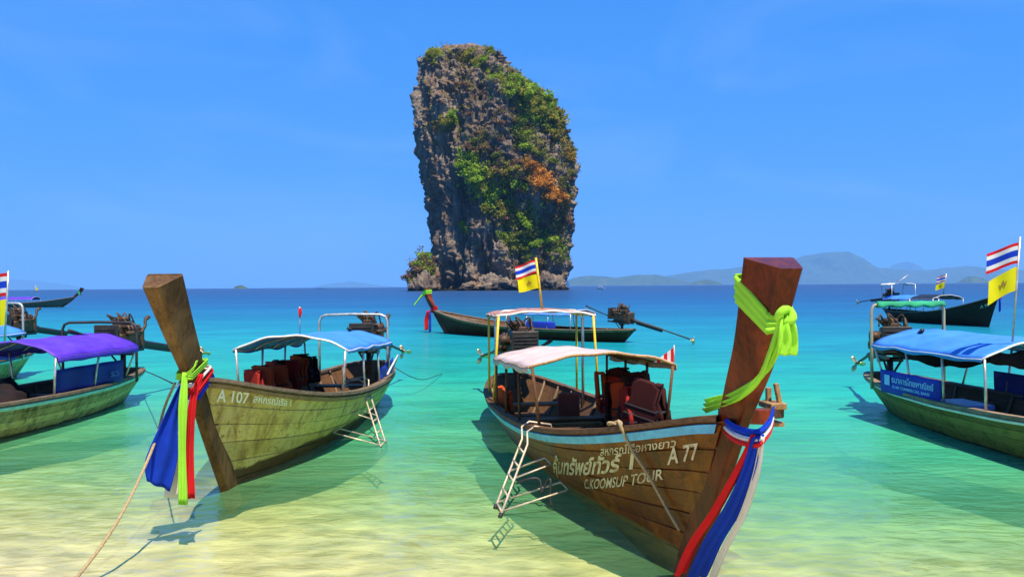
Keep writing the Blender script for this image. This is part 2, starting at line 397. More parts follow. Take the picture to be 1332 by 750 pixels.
ridge('hills', 14000, [(820, 366), (870, 358), (905, 353), (950, 349), (1000, 345), (1028, 338), (1047, 332), (1075, 329), (1093, 328), (1100, 326), (1106, 330), (1118, 339), (1130, 344), (1153, 350),
                      (1200, 352), (1230, 349), (1258, 345.5), (1290, 349), (1340, 351), (1420, 356), (1520, 366)], 'long blue mountain ridge on the far shore', 1200)
ridge('hills', 21000, [(1130, 360), (1155, 350), (1168, 343), (1180, 340), (1190, 343), (1205, 351), (1230, 360)], 'pale far peak behind the ridge', 900)
ridge('hills', 7000, [(1248, 368), (1255, 362), (1262, 359), (1275, 360), (1283, 364), (1288, 368)], 'small dark islet in front of the ridge', 120)
ridge('hills', 7000, [(896, 370), (905, 366), (918, 363), (930, 365), (942, 370)], 'low islet before the mountain ridge', 120)
ridge('hills', 3000, [(303, 376), (306, 371.5), (314, 370), (320, 373), (325, 376)], 'small brown islet on the open horizon', 60)
ridge('hills', 22000, [(398, 376), (425, 369), (445, 367.5), (455, 365.5), (472, 368), (490, 370), (530, 374.5)], 'faint far island on the horizon', 700)
ridge('hills', 25000, [(-10, 368), (20, 363), (50, 365), (90, 370), (120, 377)], 'faint far island behind the moored boats', 700)

# ------------------------------------------------------------------ the rock stack
ROCKD = 400.0
def make_rock():
    sil = [(37, 586, 604), (42, 574, 622), (50, 563, 634), (60, 552, 645), (75, 548, 660), (90, 546, 680), (105, 543.5, 697), (119, 541, 715), (135, 539, 722), (150, 537.5, 727), (165, 542, 731),
           (185, 545, 739), (205, 547, 746), (228, 549, 749), (245, 553, 748), (260, 558, 744), (280, 561, 741), (305, 563, 740), (325, 564, 740), (345, 563, 737), (360, 562, 735), (372, 562, 733), (380, 561, 733)]
    ys, l, r = [np.array(a, float) for a in zip(*sil)]
    na, nh = 460, 430
    vv = np.linspace(0, 1, nh) ** 0.9; py = 37 + (381.5 - 37) * vv
    L = np.interp(py, ys, l); Rr = np.interp(py, ys, r)
    Z = np.array([W(640, p, ROCKD).z for p in py]); XL = np.array([W(a, p, ROCKD).x for a, p in zip(L, py)]); XR = np.array([W(a, p, ROCKD).x for a, p in zip(Rr, py)])
    cx = (XL + XR) / 2; hw = (XR - XL) / 2
    th = np.linspace(0, 2 * np.pi, na, endpoint=False)
    G = np.zeros((nh, na, 3)); C, S = np.cos(th), np.sin(th)
    ex = 0.82                                 # squarish plan
    pc = np.sign(C) * np.abs(C) ** ex; ps = np.sign(S) * np.abs(S) ** ex
    G[..., 0] = cx[:, None] + hw[:, None] * pc; G[..., 1] = ROCKD + 30 + (hw * 0.85)[:, None] * ps; G[..., 2] = Z[:, None]
    P = G.copy()
    flute = fbm(np.stack([P[..., 0] / 9, P[..., 1] / 9, P[..., 2] / 48], -1), 4, True)
    blocks = fbm(np.stack([P[..., 0] / 16, P[..., 1] / 16, P[..., 2] / 20 + 9], -1), 5)
    ledge = fbm(np.stack([P[..., 0] / 30 + 3, P[..., 1] / 30, (P[..., 2] + 0.8 * P[..., 0]) / 11], -1), 3, True)
    fine = fbm(np.stack([P[..., 0] / 2.6, P[..., 1] / 2.6, P[..., 2] / 5.5], -1), 4, True)
    d = 4.6 * (flute - 0.7) + 3.4 * blocks + 1.5 * (ledge - 0.7) + 2.1 * (fine - 0.7)
    # deep shaded cleft left of centre and undercut notch at the tide line
    ang = np.arctan2(ps, pc)[None, :] + 0 * d
    cleft = np.exp(-((P[..., 0] - (W(596, 330, ROCKD).x + 0.05 * (P[..., 2]))) / 3.0) ** 2) * np.clip((62 - P[..., 2]) / 30, 0, 1) * (ps[None, :] < 0)
    d = d - 5.5 * cleft
    d = d - 4.0 * np.exp(-((P[..., 2] - 3.0) / 2.2) ** 2) * (0.6 + 0.8 * pnoise(np.stack([P[..., 0] / 12, P[..., 1] / 12, P[..., 2] * 0 + 3], -1)))
    top = np.clip((vv - 0.0) / 0.05, 0.15, 1)[:, None]
    nx, ny = pc[None, :], ps[None, :]
    nn = np.sqrt(nx ** 2 + ny ** 2)
    G[..., 0] += nx / nn * d * top * 0.8; G[..., 1] += ny / nn * d * top
    G[..., 2] += (1.3 * blocks + 0.7 * (fine - 0.7)) * np.clip((vv - 0.0) / 0.02, 0, 1)[:, None]
    mb = MB().grid(G, wrap=True, flip=True)
    c = G[0].mean(0) + np.array([0, 0, 0.6]); o = len(mb.v); mb.v.append(tuple(c))
    for j in range(na): mb.f.append([(j + 1) % na, j, o]); mb.m.append(0); mb.s.append(True)
    m, t, b = newmat('limestone'); co = N(t, 'ShaderNodeNewGeometry').outputs['Position']
    sz = N(t, 'ShaderNodeSeparateXYZ'); t.links.new(co, sz.inputs[0])
    streak = noise(t, co, 0.16, 8, 0.68, 0.5, sc=(1, 1, 0.22)); patch = noise(t, co, 0.06, 6, 0.62, 0.6); spk = noise(t, co, 0.7, 6, 0.7)
    c = ramp(t, streak, [(0.26, (0.06, 0.045, 0.038)), (0.42, (0.205, 0.16, 0.125)), (0.58, (0.42, 0.33, 0.245)), (0.74, (0.74, 0.58, 0.41))])
    tanm = ramp(t, patch, [(0.50, (0,) * 3), (0.62, (0.8,) * 3)])
    tanm = mix(t, 1.0, tanm, ramp(t, streak, [(0.35, (0.2,) * 3), (0.6, (1,) * 3)]), 'MULTIPLY')
    c = mix(t, tanm, c, ramp(t, spk, [(0.3, (0.20, 0.10, 0.05)), (0.7, (0.46, 0.27, 0.13))]))
    c = mix(t, ramp(t, spk, [(0.30, (0.5,) * 3), (0.48, (0,) * 3)]), c, (0.06, 0.05, 0.05))
    zb = N(t, 'ShaderNodeMapRange'); zb.inputs['From Min'].default_value = 3.2; zb.inputs['From Max'].default_value = 1.6
    t.links.new(math_(t, 'ADD', sz.outputs[2], math_(t, 'MULTIPLY', spk, 1.5)), zb.inputs[0])
    c = mix(t, zb.outputs[0], c, (0.03, 0.03, 0.025))      # wet tide band
    t.links.new(c, b.inputs['Base Color']); b.inputs['Roughness'].default_value = 0.95; b.inputs['Specular IOR Level'].default_value = 0.1
    bump(t, b, math_(t, 'ADD', spk, math_(t, 'MULTIPLY', streak, 1.6)), 1.0, 2.6)
    root = empty('rock_stack', (8, ROCKD + 30, 0)); tag(root, 'tall grey limestone rock stack with green shrubs rising from the sea', 'rock')
    off = Vector((8, ROCKD + 30, 0)); mb.v = [(p[0] - off.x, p[1] - off.y, p[2] - off.z) for p in mb.v]
    rk = mb.build('cliff', m, root)
    bvh = BVHTree.FromPolygons([Vector(p) + off for p in mb.v], mb.f)
    # boulders at the foot
    def boulder(px0, px1, py, hgt, seed):
        a, bq = W(px0, py, ROCKD - 4), W(px1, py, ROCKD - 4); cxx, w = (a.x + bq.x) / 2, (bq.x - a.x) / 2
        u = np.linspace(0, np.pi, 56); v = np.linspace(0, 2 * np.pi, 90, endpoint=False); U, V = np.meshgrid(u, v, indexing='ij')
        Q = np.stack([np.sin(U) * np.cos(V), np.sin(U) * np.sin(V), np.cos(U)], -1)
        Q = Q * (1 + 0.45 * fbm(Q * 1.6 + seed, 4) + 0.22 * (fbm(Q * 3.2 + seed, 5, True) - 0.6))[..., None]
        Q = Q * np.array([w, w * 0.8, hgt]) + np.array([cxx - off.x, ROCKD - 2 - off.y, 0.3])
        return MB().grid(Q, wrap=True, flip=True).build('boulder', m, root)
    boulder(621, 668, 377, 6.0, 3); boulder(655, 700, 377, 4.5, 8); boulder(537, 568, 377, 7.0, 15); boulder(531, 546, 377, 3.5, 19); boulder(700, 735, 377, 7.0, 22); boulder(600, 625, 378, 3.0, 31)
    # ---- vegetation
    def bushmesh(name, seed, n, mat, flat=0.75):
        g = np.random.default_rng(seed); mbb = MB(); lob = g.normal(size=(6, 3)) * 0.42; lob[:, 2] = np.abs(lob[:, 2]) * 0.8
        for i in range(n):
            c = lob[g.integers(6)] + (lambda q: q / np.linalg.norm(q) * 0.55 * g.random() ** 0.3)(g.normal(size=3)); c[2] *= flat
            a = g.normal(size=3); a /= np.linalg.norm(a); bq = np.cross(a, g.normal(size=3)); bq /= np.linalg.norm(bq); s = 0.10 + 0.13 * g.random()
            mbb.add([c + a * s, c + bq * s * 0.6, c - a * s, c - bq * s * 0.6], [[0, 1, 2, 3]])
        return mbb.mesh(name, [mat])
    def leaf(name, c, c2):
        m2, t2, b2 = newmat(name); g = N(t2, 'ShaderNodeNewGeometry')
        n = noise(t2, g.outputs['Position'], 0.35, 4, 0.6)
        cc = ramp(t2, n, [(0.3, c2), (0.65, c)]); t2.links.new(cc, b2.inputs['Base Color']); b2.inputs['Roughness'].default_value = 0.75
        trn = N(t2, 'ShaderNodeBsdfTranslucent'); t2.links.new(cc, trn.inputs[0]); ms = N(t2, 'ShaderNodeMixShader'); ms.inputs[0].default_value = 0.45
        t2.links.new(b2.outputs[0], ms.inputs[1]); t2.links.new(trn.outputs[0], ms.inputs[2]); t2.links.new(ms.outputs[0], t2.nodes['Material Output'].inputs['Surface'])
        return m2
    LM = {'g': leaf('leaf_green', (0.36, 0.52, 0.02), (0.19, 0.32, 0.01)), 'd': leaf('leaf_dark', (0.20, 0.25, 0.02), (0.10, 0.14, 0.01)), 'y': leaf('leaf_yellow', (0.42, 0.38, 0.03), (0.24, 0.24, 0.02)),
          'o': leaf('leaf_dry', (0.75, 0.36, 0.04), (0.52, 0.24, 0.03)), 'b': leaf('leaf_brown', (0.30, 0.18, 0.09), (0.15, 0.09, 0.045))}
    BM = {k: [bushmesh('bush', 10 * i + j, 260, LM[k]) for j in range(3)] for i, k in enumerate(LM)}
    # patches where shrubs grow: pixel centre, radii, tilt, kinds, number, size
    patches = [(592, 46, 26, 8, 0, 'gyd', 20, 2.6), (560, 68, 14, 12, 0.5, 'ygd', 12, 2.6), (640, 62, 14, 8, 0.7, 'dyg', 8, 2.2), (690, 128, 40, 20, 1.0, 'dgy', 34, 3.0), (665, 110, 22, 14, 1.1, 'ydg', 16, 2.6), (722, 165, 22, 12, 1.2, 'dyb', 14, 2.6),
               (742, 200, 16, 8, 1.3, 'yod', 9, 2.4), (680, 170, 26, 12, 1.3, 'dgb', 14, 2.6), (585, 158, 14, 9, -0.7, 'gyd', 9, 2.4), (572, 165, 10, 7, 0, 'oyb', 6, 2.2), (622, 82, 8, 6, 0, 'yg', 4, 2.0), (640, 96, 10, 7, 0.6, 'gy', 5, 2.0),
               (614, 222, 26, 18, 1.1, 'gg', 24, 3.2), (632, 248, 24, 18, 0.5, 'ggy', 22, 3.2), (656, 275, 34, 14, 0.6, 'gyb', 22, 2.9), (690, 292, 34, 20, 0.5, 'gdy', 26, 3.1), (672, 318, 24, 10, 0.4, 'ygd', 12, 2.5), (710, 315, 22, 14, 0.3, 'gdb', 12, 2.6),
               (680, 232, 18, 12, 1.2, 'dgb', 10, 2.6), (700, 232, 26, 11, 0.95, 'oo', 24, 2.8), (722, 256, 20, 10, 0.8, 'oo', 18, 2.6), (728, 290, 14, 16, 1.4, 'bdo', 8, 2.4), (640, 200, 30, 16, 0.4, 'bd', 12, 2.4), (620, 180, 20, 20, 0, 'bd', 6, 2.0), (712, 150, 22, 14, 1.1, 'gyd', 14, 2.8), (660, 230, 22, 18, 0.8, 'gyb', 14, 2.8), (735, 240, 8, 26, 0.2, 'ydb', 6, 2.4), (700, 200, 20, 18, 1.0, 'bdy', 8, 2.4), (600, 72, 26, 12, 0.2, 'yb', 8, 2.0),
               (690, 345, 26, 16, 0, 'bdg', 10, 2.4), (735, 330, 10, 22, 1.5, 'gdb', 8, 2.3), (607, 297, 5, 6, 0, 'g', 2, 2.4), (551, 352, 12, 16, 0, 'bbbyg', 26, 2.6), (541, 364, 9, 9, 0, 'byb', 10, 2.3), (655, 150, 16, 40, 0.2, 'db', 8, 2.0), (605, 110, 30, 40, 0, 'by', 8, 1.8)]
    g = np.random.default_rng(5); cnt = 0; stuff = {k: MB() for k in 'gdyob'}
    def put(hit, nrm, kind, size, tiny):
        nonlocal cnt
        p = hit + nrm * size * 0.15
        if not tiny and cnt < 290:
            o = link('bush', BM[kind][g.integers(3)], root); o.location = p - off
            o.rotation_euler = (g.normal() * 0.3, g.normal() * 0.3, g.random() * 6.28); s = size * (0.7 + 0.7 * g.random()); o.scale = (s * (0.9 + .4 * g.random()), s, s * (0.75 + .4 * g.random())); cnt += 1
        else:
            for i in range(16):
                c = np.array(p - off) + g.normal(size=3) * size * 0.35
                a = g.normal(size=3); a /= np.linalg.norm(a); bq = np.cross(a, g.normal(size=3)); bq /= np.linalg.norm(bq); s = size * (0.14 + 0.16 * g.random())
                stuff[kind].add([c + a * s, c + bq * s * 0.6, c - a * s, c - bq * s * 0.6], [[0, 1, 2, 3]])
    org = Vector((0, 0, CAMH))
    for (x, y, rx, ry, ta, kinds, n, size) in patches:
        for rep in range(n * 18):
            q = g.normal(size=2) * 0.5; a = q[0] * rx; bq = q[1] * ry
            xx = x + a * math.cos(ta) - bq * math.sin(ta); yy = y + a * math.sin(ta) + bq * math.cos(ta)
            d = ray(xx, yy).normalized(); hit, nrm, _, _ = bvh.ray_cast(org, d)
            if hit is None or hit.z < 4:
                if x < 556 and y > 340 and yy < 375: hit, nrm = W(xx, yy, ROCKD + 2 + 6 * g.random()), Vector((0, 0, 1))
                else: continue
            if nrm.z < -0.1: continue
            put(hit, nrm, kinds[g.integers(len(kinds))], size * 1.15 if rep < n else size * 0.9, rep >= n)
    for rep in range(2600):                      # everywhere else, all round the stack: thin scrub on the ledges
        a = g.random() * 6.28; z = 6 + 118 * g.random(); o2 = Vector((8 + 90 * math.cos(a), ROCKD + 30 + 90 * math.sin(a), z)); hit, nrm, _, _ = bvh.ray_cast(o2, Vector((8 - o2.x, ROCKD + 30 - o2.y, 0)).normalized())
        if hit is None or nrm.z < 0.16: continue
        if pnoise(np.array([[hit.x / 18, hit.y / 18, hit.z / 18]]))[0] < -0.05: continue
        put(hit, nrm, 'gdybbo'[g.integers(6)], 1.5 + g.random(), True)
    for k, mb2 in stuff.items():
        o = mb2.build('scrub', LM[k], root); o['kind'] = 'stuff'
    # bare grey tree on the summit
    tb = MB(); base, _n, _i, _d = bvh.ray_cast(Vector((W(578, 58, ROCKD + 25).x, ROCKD + 25, 300)), Vector((0, 0, -1))); base = (base or W(578, 62, ROCKD + 25)) - Vector((0, 0, 1))
    for k in range(9):
        p = np.array(base - off); path = [p]; d = np.array([g.normal() * 0.9, g.normal() * 0.9, 1.2])
        for s in range(5): p = p + d * 0.62; d = d + g.normal(size=3) * 0.3; path.append(p)
        tb.tube(path, [0.12, 0.1, 0.08, 0.06, 0.05, 0.03], 5)
    tb.build('bare_tree', LM['b'], root)
make_rock()

# ================================================================== BOATS
_U = [0, .02, .05, .1, .2, .35, .5, .62, .72, .8, .87, .93, .97, 1.0]
_B = [.20, .36, .50, .64, .84, .98, 1.0, .97, .88, .74, .55, .34, .18, .07]
_ZR = [0.02, 0.0, -.01, -.03, -.06, -.06, -.03, .03, .12, .23, .36, .50, .60, .68]      # sheer above the stern height
_P = [.75, .7, .66, .6, .52, .48, .5, .55, .62, .70, .78, .86, .92, 1.0]
def table(u, T): return np.interp(u, _U, T)
class Hull:
    def __init__(s, L, beam, stem, zs=0.54, sheer=1.0):
        s.L, s.beam, s.stem, s.zs, s.sheer = L, beam, stem, zs, sheer
        s.sx, s.sz = zip(*stem)
        ku = np.linspace(0, 1, 101); sm = lambda T: np.convolve(np.pad(np.interp(ku, _U, T), 4, mode='edge'), np.ones(9) / 9, 'valid')
        s.ku, s.kb, s.kz, s.kp = ku, np.interp(ku, _U, _B), sm(_ZR), sm(_P)
    def stem_x(s, z): return np.interp(z, s.sz, s.sx)
    def rim(s, u): return s.zs + s.sheer * np.interp(u, s.ku, s.kz)
    def pt(s, u, v, side=1.0, off=0.0):
        """point of the outer skin; u stern->bow, v keel->rim; side +1 port, -1 starboard; off metres outward"""
        u = np.asarray(u, float); v = np.asarray(v, float); u, v = np.broadcast_arrays(u, v)
        def raw(u, v):
            b = s.beam / 2 * np.interp(u, s.ku, s.kb); zr = s.rim(u); zk = -0.28 + 0.22 * np.clip(1 - u / 0.15, 0, 1)
            p = np.interp(u, s.ku, s.kp); z = zk + (zr - zk) * v
            y = np.maximum(b * np.clip(v, 0, 2) ** p, 0.025)
            x0 = -s.L + 0.45 * (1 - v); x1 = s.stem_x(z) - 0.16
            return np.stack([x0 + (x1 - x0) * u, y, z], -1)
        P = raw(u, v)
        if np.any(off):
            e = 1e-3; du = raw(np.clip(u + e, 0, 1), v) - raw(np.clip(u - e, 0, 1), v); dv = raw(u, v + e) - raw(u, np.maximum(v - e, 1e-4))
            n = np.cross(dv, du); n /= np.linalg.norm(n, axis=-1, keepdims=True) + 1e-12
            n = np.where(n[..., 1:2] < 0, -n, n); P = P + n * np.asarray(off)[..., None] if np.ndim(off) else P + n * off
        P = P.copy(); P[..., 1] *= side; return P
def us(a=0.0, b=1.0, n=70):
    t = np.linspace(0, 1, n); return a + (b - a) * (0.5 * t + 0.5 * (0.5 - 0.5 * np.cos(np.pi * t)))

STEELR = 0.0105
ALU = plain('galvanised_pipe', (0.55, 0.53, 0.48), 0.4, 0.6, 0.4, 12); IRON = plain('dark_iron', (0.05, 0.045, 0.04), 0.5, 0.4, 0.5, 12)
RUST = plain('rusty_engine', (0.09, 0.05, 0.03), 0.6, 0.3, 0.6, 10, 0.4); BLACK = plain('black_rubber', (0.02, 0.02, 0.022), 0.6)
YEL = plain('yellow_paint', (0.75, 0.5, 0.02), 0.45, 0, 0.25, 14); TAN = wood('tan_wood', (0.22, 0.12, 0.05), (0.48, 0.30, 0.13), 0.6)
BROWN = wood('brown_wood', (0.07, 0.035, 0.015), (0.20, 0.10, 0.045), 0.6); GREYW = wood('grey_wood', (0.12, 0.09, 0.06), (0.34, 0.25, 0.16), 0.7)
WHITE = plain('white_trim', (0.75, 0.73, 0.68), 0.5, 0, 0.25, 9); ROPE = plain('rope_fibre', (0.50, 0.36, 0.18), 0.9, 0, 0.4, 60, 0.8)
BRASS = plain('worn_brass', (0.55, 0.45, 0.22), 0.35, 0.8, 0.3); STEEL = plain('white_steel_tube', (0.60, 0.48, 0.34), 0.4, 0.2, 0.4, 16)

ENG = {}
def engine_meshes():
    if ENG: return ENG
    e = MB()                                   # block: crankcase, cylinder heads, intake, alternator, flywheel housing
    e.box((0, 0, 0.05), (0.62, 0.34, 0.30)); e.box((0.02, 0, 0.27), (0.5, 0.24, 0.16)); e.box((0.02, 0.02, 0.38), (0.44, 0.16, 0.08)); e.box((-0.34, 0, 0.08), (0.12, 0.4, 0.4), ch=0.3)
    for k in range(4): e.tube([(-0.16 + 0.11 * k, 0.12, 0.30), (-0.16 + 0.11 * k, 0.22, 0.33), (-0.16 + 0.11 * k, 0.25, 0.22)], 0.03, 7)
    e.tube([(-0.2, 0.25, 0.2), (0.25, 0.25, 0.2)], 0.045, 8); e.tube([(0.1, -0.17, 0.2), (0.1, -0.33, 0.2)], 0.09, 10); e.tube([(-0.15, -0.17, 0.05), (-0.15, -0.3, 0.05)], 0.07, 10)
    e.tube([(0.0, 0, 0.42), (0.0, 0, 0.50)], 0.13, 12); e.tube([(0.32, -0.06, 0.1), (0.42, -0.06, 0.1)], 0.14, 14); e.tube([(0.32, 0.08, 0.26), (0.40, 0.08, 0.26)], 0.07, 12)
    for k in range(7): e.tube(catmull([(random.uniform(-.3, .3), random.uniform(-.2, .2), 0.36), (random.uniform(-.3, .4), random.uniform(-.25, .25), 0.5 + 0.08 * random.random()), (random.uniform(-.3, .4), random.uniform(-.25, .25), 0.2)], 5), 0.014, 5)
    ENG['engine'] = e.mesh('engine', [RUST])
    r = MB(); r.box((0.5, 0, 0.16), (0.07, 0.44, 0.42))
    for k in range(6): r.box((0.545, 0, 0.02 + 0.055 * k), (0.012, 0.38, 0.02))
    ENG['radiator'] = r.mesh('radiator', [IRON])
    x = MB(); x.tube(catmull([(-0.1, 0.3, 0.2), (-0.2, 0.32, 0.32), (-0.24, 0.30, 0.42), (-0.32, 0.3, 0.50)], 5), 0.028, 8); x.tube([(-0.24, 0.3, 0.44), (-0.36, 0.3, 0.48)], 0.034, 8); ENG['exhaust_pipe'] = x.mesh('exhaust_pipe', [RUST])
    mt = MB(); mt.beam((-0.4, 0.15, -0.13), (0.55, 0.15, -0.13), 0.05, 0.06); mt.beam((-0.4, -0.15, -0.13), (0.55, -0.15, -0.13), 0.05, 0.06)
    mt.tube([(0.0, 0, -0.15), (0.0, 0, -0.62)], 0.05, 10); mt.tube([(0, -0.2, -0.18), (0, 0.2, -0.18)], 0.04, 10); mt.beam((0.2, -0.15, -0.15), (-0.02, 0, -0.5), 0.03, 0.03); mt.beam((0.2, 0.15, -0.15), (-0.02, 0, -0.5), 0.03, 0.03)
    ENG['mount'] = mt.mesh('mount', [IRON])
    s = MB(); s.tube([(-0.38, 0, 0.02), (-0.62, 0, -0.03), (-0.64, 0, -0.03), (-1.7, 0, -0.20), (-1.72, 0, -0.20), (-2.9, 0, -0.42)], [0.08, 0.075, 0.05, 0.05, 0.026, 0.026], 10)
    s.beam((-0.6, 0, -0.09), (-1.7, 0, -0.26), 0.02, 0.09); ENG['tail_shaft'] = s.mesh('tail_shaft', [BLACK])
    p = MB(); p.tube([(-2.84, 0, -0.41), (-2.98, 0, -0.435)], [0.045, 0.03], 10)
    for k in range(3):
        a = k * 2.094; G = np.zeros((6, 5, 3))
        for i, q in enumerate(np.linspace(0, 1, 6)):
            for j, w in enumerate(np.linspace(-1, 1, 5)):
                rr = 0.03 + 0.14 * q; an = a + w * 0.42 * math.sin(math.pi * (0.18 + 0.75 * q)); G[i, j] = (-2.92 + w * 0.045 * (1.2 - q), rr * math.cos(an), -0.43 + rr * math.sin(an))
        p.sheet(G, 0.008)
    ENG['propeller'] = p.mesh('propeller', [BRASS])
    tl = MB(); tl.tube(catmull([(0.3, 0.1, 0.0), (0.8, 0.12, 0.12), (1.5, 0.1, 0.3)], 6), 0.022, 8); tl.tube([(1.4, 0.1, 0.27), (1.62, 0.1, 0.335)], 0.03, 8); ENG['tiller'] = tl.mesh('tiller', [IRON])
    return ENG
def add_engine(root, loc, yaw=0.0, pitch=0.0, scale=1.0):
    E = engine_meshes(); eo = link('engine', E['engine'], root); eo.location = loc; eo.rotation_euler = (0, R(pitch), R(yaw)); eo.scale = (scale,) * 3
    for k in ('radiator', 'exhaust_pipe', 'mount', 'tail_shaft', 'propeller', 'tiller'): link(k, E[k], eo)
    return eo

def prow_sections(h, zmin, zmax, n, top=(0.075, 0.165, 0.30), rimz=1.2, mid=(0.045, 0.07, 0.24)):
    """trapezoid timber: narrow front edge on the stem line, wide back"""
    zs = np.linspace(zmin, zmax, n); c = catmull([(x, z) for x, z in h.stem], 10); G = []
    for z in zs:
        x = np.interp(z, c[:, 1], c[:, 0]); e = 0.02
        d = np.array([np.interp(z + e, c[:, 1], c[:, 0]) - np.interp(z - e, c[:, 1], c[:, 0]), 2 * e]); d /= np.linalg.norm(d)
        back = np.array([-d[1], d[0]]); k = np.clip((z - rimz) / (zmax - rimz), 0, 1); k = k ** 0.9
        wf, wb, dp = [m + (t - m) * k for m, t in zip(mid, top)]
        if z < rimz: wb = wb * (0.75 + 0.25 * (z - zmin) / (rimz - zmin))
        cc = 0.014                             # eased edges
        prof = [(-0.0, -wf + cc), (cc, -wf), (dp - cc, -wb), (dp, -wb + cc), (dp, wb - cc), (dp - cc, wb), (cc, wf), (0.0, wf - cc)]
        G.append([(x + back[0] * a, y, z + back[1] * a) for a, y in prof])
    return np.array(G)

def make_boat(label, foot, axis, L, beam, stem, mats, strakes=6, zs=0.54, sheer=1.0, rail=None, railw=0.06, inner=None, ribs=True, group='longtail boats moored in the bay', deck_u=0.80, boards=True, prow_top=(0.075, 0.165, 0.30), prow_mat=None, gun=None):
    root = empty('longtail_boat', (foot[0], foot[1], 0), math.atan2(axis[1], axis[0])); tag(root, label, 'boat', group)
    h = Hull(L, beam, stem, zs, sheer); root_h = h
    pm, inm = mats, inner or BROWN; gun = gun or TAN
    U = us(0, 1, 72); vo = np.linspace(0, 1, 15)
    mb = MB(); th = 0.045
    for sd in (1, -1):
        O = h.pt(U[:, None], vo[None, :], sd, 0.0); I = h.pt(U[:, None], np.linspace(0.08, 1, 15)[None, :], sd, -th)
        mb.grid(O, 0, flip=(sd > 0)); mb.grid(I, 1, flip=(sd < 0))
        mb.grid(np.stack([O[:, -1], I[:, -1]], 1), 0, flip=(sd > 0))
    A, Bq = h.pt(0, vo, 1), h.pt(0, vo, -1); mb.grid(np.stack([A, Bq], 1), 0); Ai, Bi = h.pt(0, vo, 1, -th) + np.array([th, 0, 0]), h.pt(0, vo, -1, -th) + np.array([th, 0, 0]); mb.grid(np.stack([Ai, Bi], 1), 1, flip=True)
    k1, k2 = h.pt(U, 0.0, 1), h.pt(U, 0.0, -1); mb.grid(np.stack([k1, k2], 1), 0)
    mb.build('hull', [pm, inm], root)
    # strakes: each plank its own proud strip, narrow dark joints between
    if strakes:
        ve = np.linspace(0.10, 0.985, strakes + 1); ve = ve + 0.0
        for sd in (1, -1):
            for k in range(strakes):
                g = 0.0035; U2 = us(0.004, 0.998, 64); a, b = ve[k] + g, ve[k + 1] - g
                jit = 0.006 * np.sin(U2 * 9 + k * 2.1 + sd)
                vv = [a, a + 0.004, a * 0.5 + b * 0.5, b - 0.004, b]; oo = [0.003, 0.0135, 0.0135, 0.0135, 0.003]
                rows = [h.pt(U2, np.clip(v_ + jit, 0.02, 0.99), sd, np.full(U2.shape, o_)) for v_, o_ in zip(vv, oo)]
                pk = MB(); pk.grid(np.stack(rows[1:4], 1), 0, flip=(sd > 0))
                for e in (0, 3): pk.grid(np.stack(rows[e:e + 2], 1), 0, flip=(sd > 0))
                pk.build('plank', pm, root)
    # gunwale caps and outer rubbing strake
    for sd in (1, -1):
        U2 = us(0.0, 0.995, 64); P = h.pt(U2, 1.0, sd); n = h.pt(U2, 1.0, sd, 0.05) - P; n[:, 2] = 0; n /= np.linalg.norm(n, axis=1, keepdims=True) + 1e-9
        z = np.array([0, 0, 1.0]); wi, wo_, hh = 0.075, 0.035, 0.04
        ring = [P - n * wi, P - n * wi + z * hh, P + n * wo_ + z * hh, P + n * (wo_ + 0.004) + z * 0.004, P + n * wo_ - z * 0.004]
        mb = MB(); mb.grid(np.stack(ring + [ring[0]], 1), 0, smooth=False, flip=(sd > 0)); mb.f.append([0, 1, 2, 3, 4]); mb.m.append(0); mb.s.append(False); mb.build('gunwale', gun, root)
        if rail:
            zr = h.rim(U2); v0 = 1 - (railw + 0.012) / (zr + 0.28); v1 = 1 - 0.012 / (zr + 0.28)
            G = np.stack([h.pt(U2, v0, sd, 0.012), h.pt(U2, v0, sd, 0.034), h.pt(U2, v1, sd, 0.034), h.pt(U2, v1, sd, 0.012)], 1); MB().grid(G, 0, smooth=False, flip=(sd > 0)).build('rubbing_strake', rail, root)
    P0, P1 = h.pt(0, 1, 1), h.pt(0, 1, -1); MB().beam((P0[0] + 0.03, P0[1] + .03, P0[2] + 0.02), (P1[0] + 0.03, P1[1] - .03, P1[2] + 0.02), 0.1, 0.046).build('stern_cap', gun, root)
    # prow post
    prm = prow_mat or pm; G = prow_sections(h, stem[0][1], stem[-1][1], 40, prow_top, rimz=h.rim(1.0))
    mb = MB(); mb.grid(G, 0, smooth=False, wrap=True, flip=True); n = G.shape[1]; k = len(mb.v) - n; mb.f.append(list(range(k, k + n))); mb.m.append(0); mb.s.append(False)
    mb.build('prow_post', prm, root)
    if boards:
        # foredeck planks laid fore and aft, beam, then ribs, floor boards and thwarts
        U3 = us(deck_u, 0.965, 14); nb = 6
        for k in range(nb):
            f0, f1 = -1 + 2 * k / nb + 0.012, -1 + 2 * (k + 1) / nb - 0.012; wv = 0.93
            P = h.pt(U3, wv, 1, -0.05); y = np.maximum(P[:, 1], 0.02); drop = np.array([0, 0, 0.02])
            A = np.stack([P[:, 0], y * f0, P[:, 2]], -1); B = np.stack([P[:, 0], y * f1, P[:, 2]], -1)
            mb = MB(); mb.grid(np.stack([A - drop, A, B, B - drop], 1), 0, smooth=False, flip=True); mb.build('deck_plank', gun if k % 2 else inm, root)
        P = h.pt(deck_u, 0.93, 1, -0.05); MB().beam((P[0] - 0.02, -P[1], P[2] - 0.05), (P[0] - 0.02, P[1], P[2] - 0.05), 0.05, 0.13).build('deck_beam', gun, root)
        if ribs:
            for u in np.arange(0.09, deck_u - 0.02, 0.065):
                for sd in (1, -1):
                    P = h.pt(u, np.linspace(0.16, 0.97, 8), sd, -0.06); MB().tube(P, 0.024, 4).build('rib', GREYW, root)
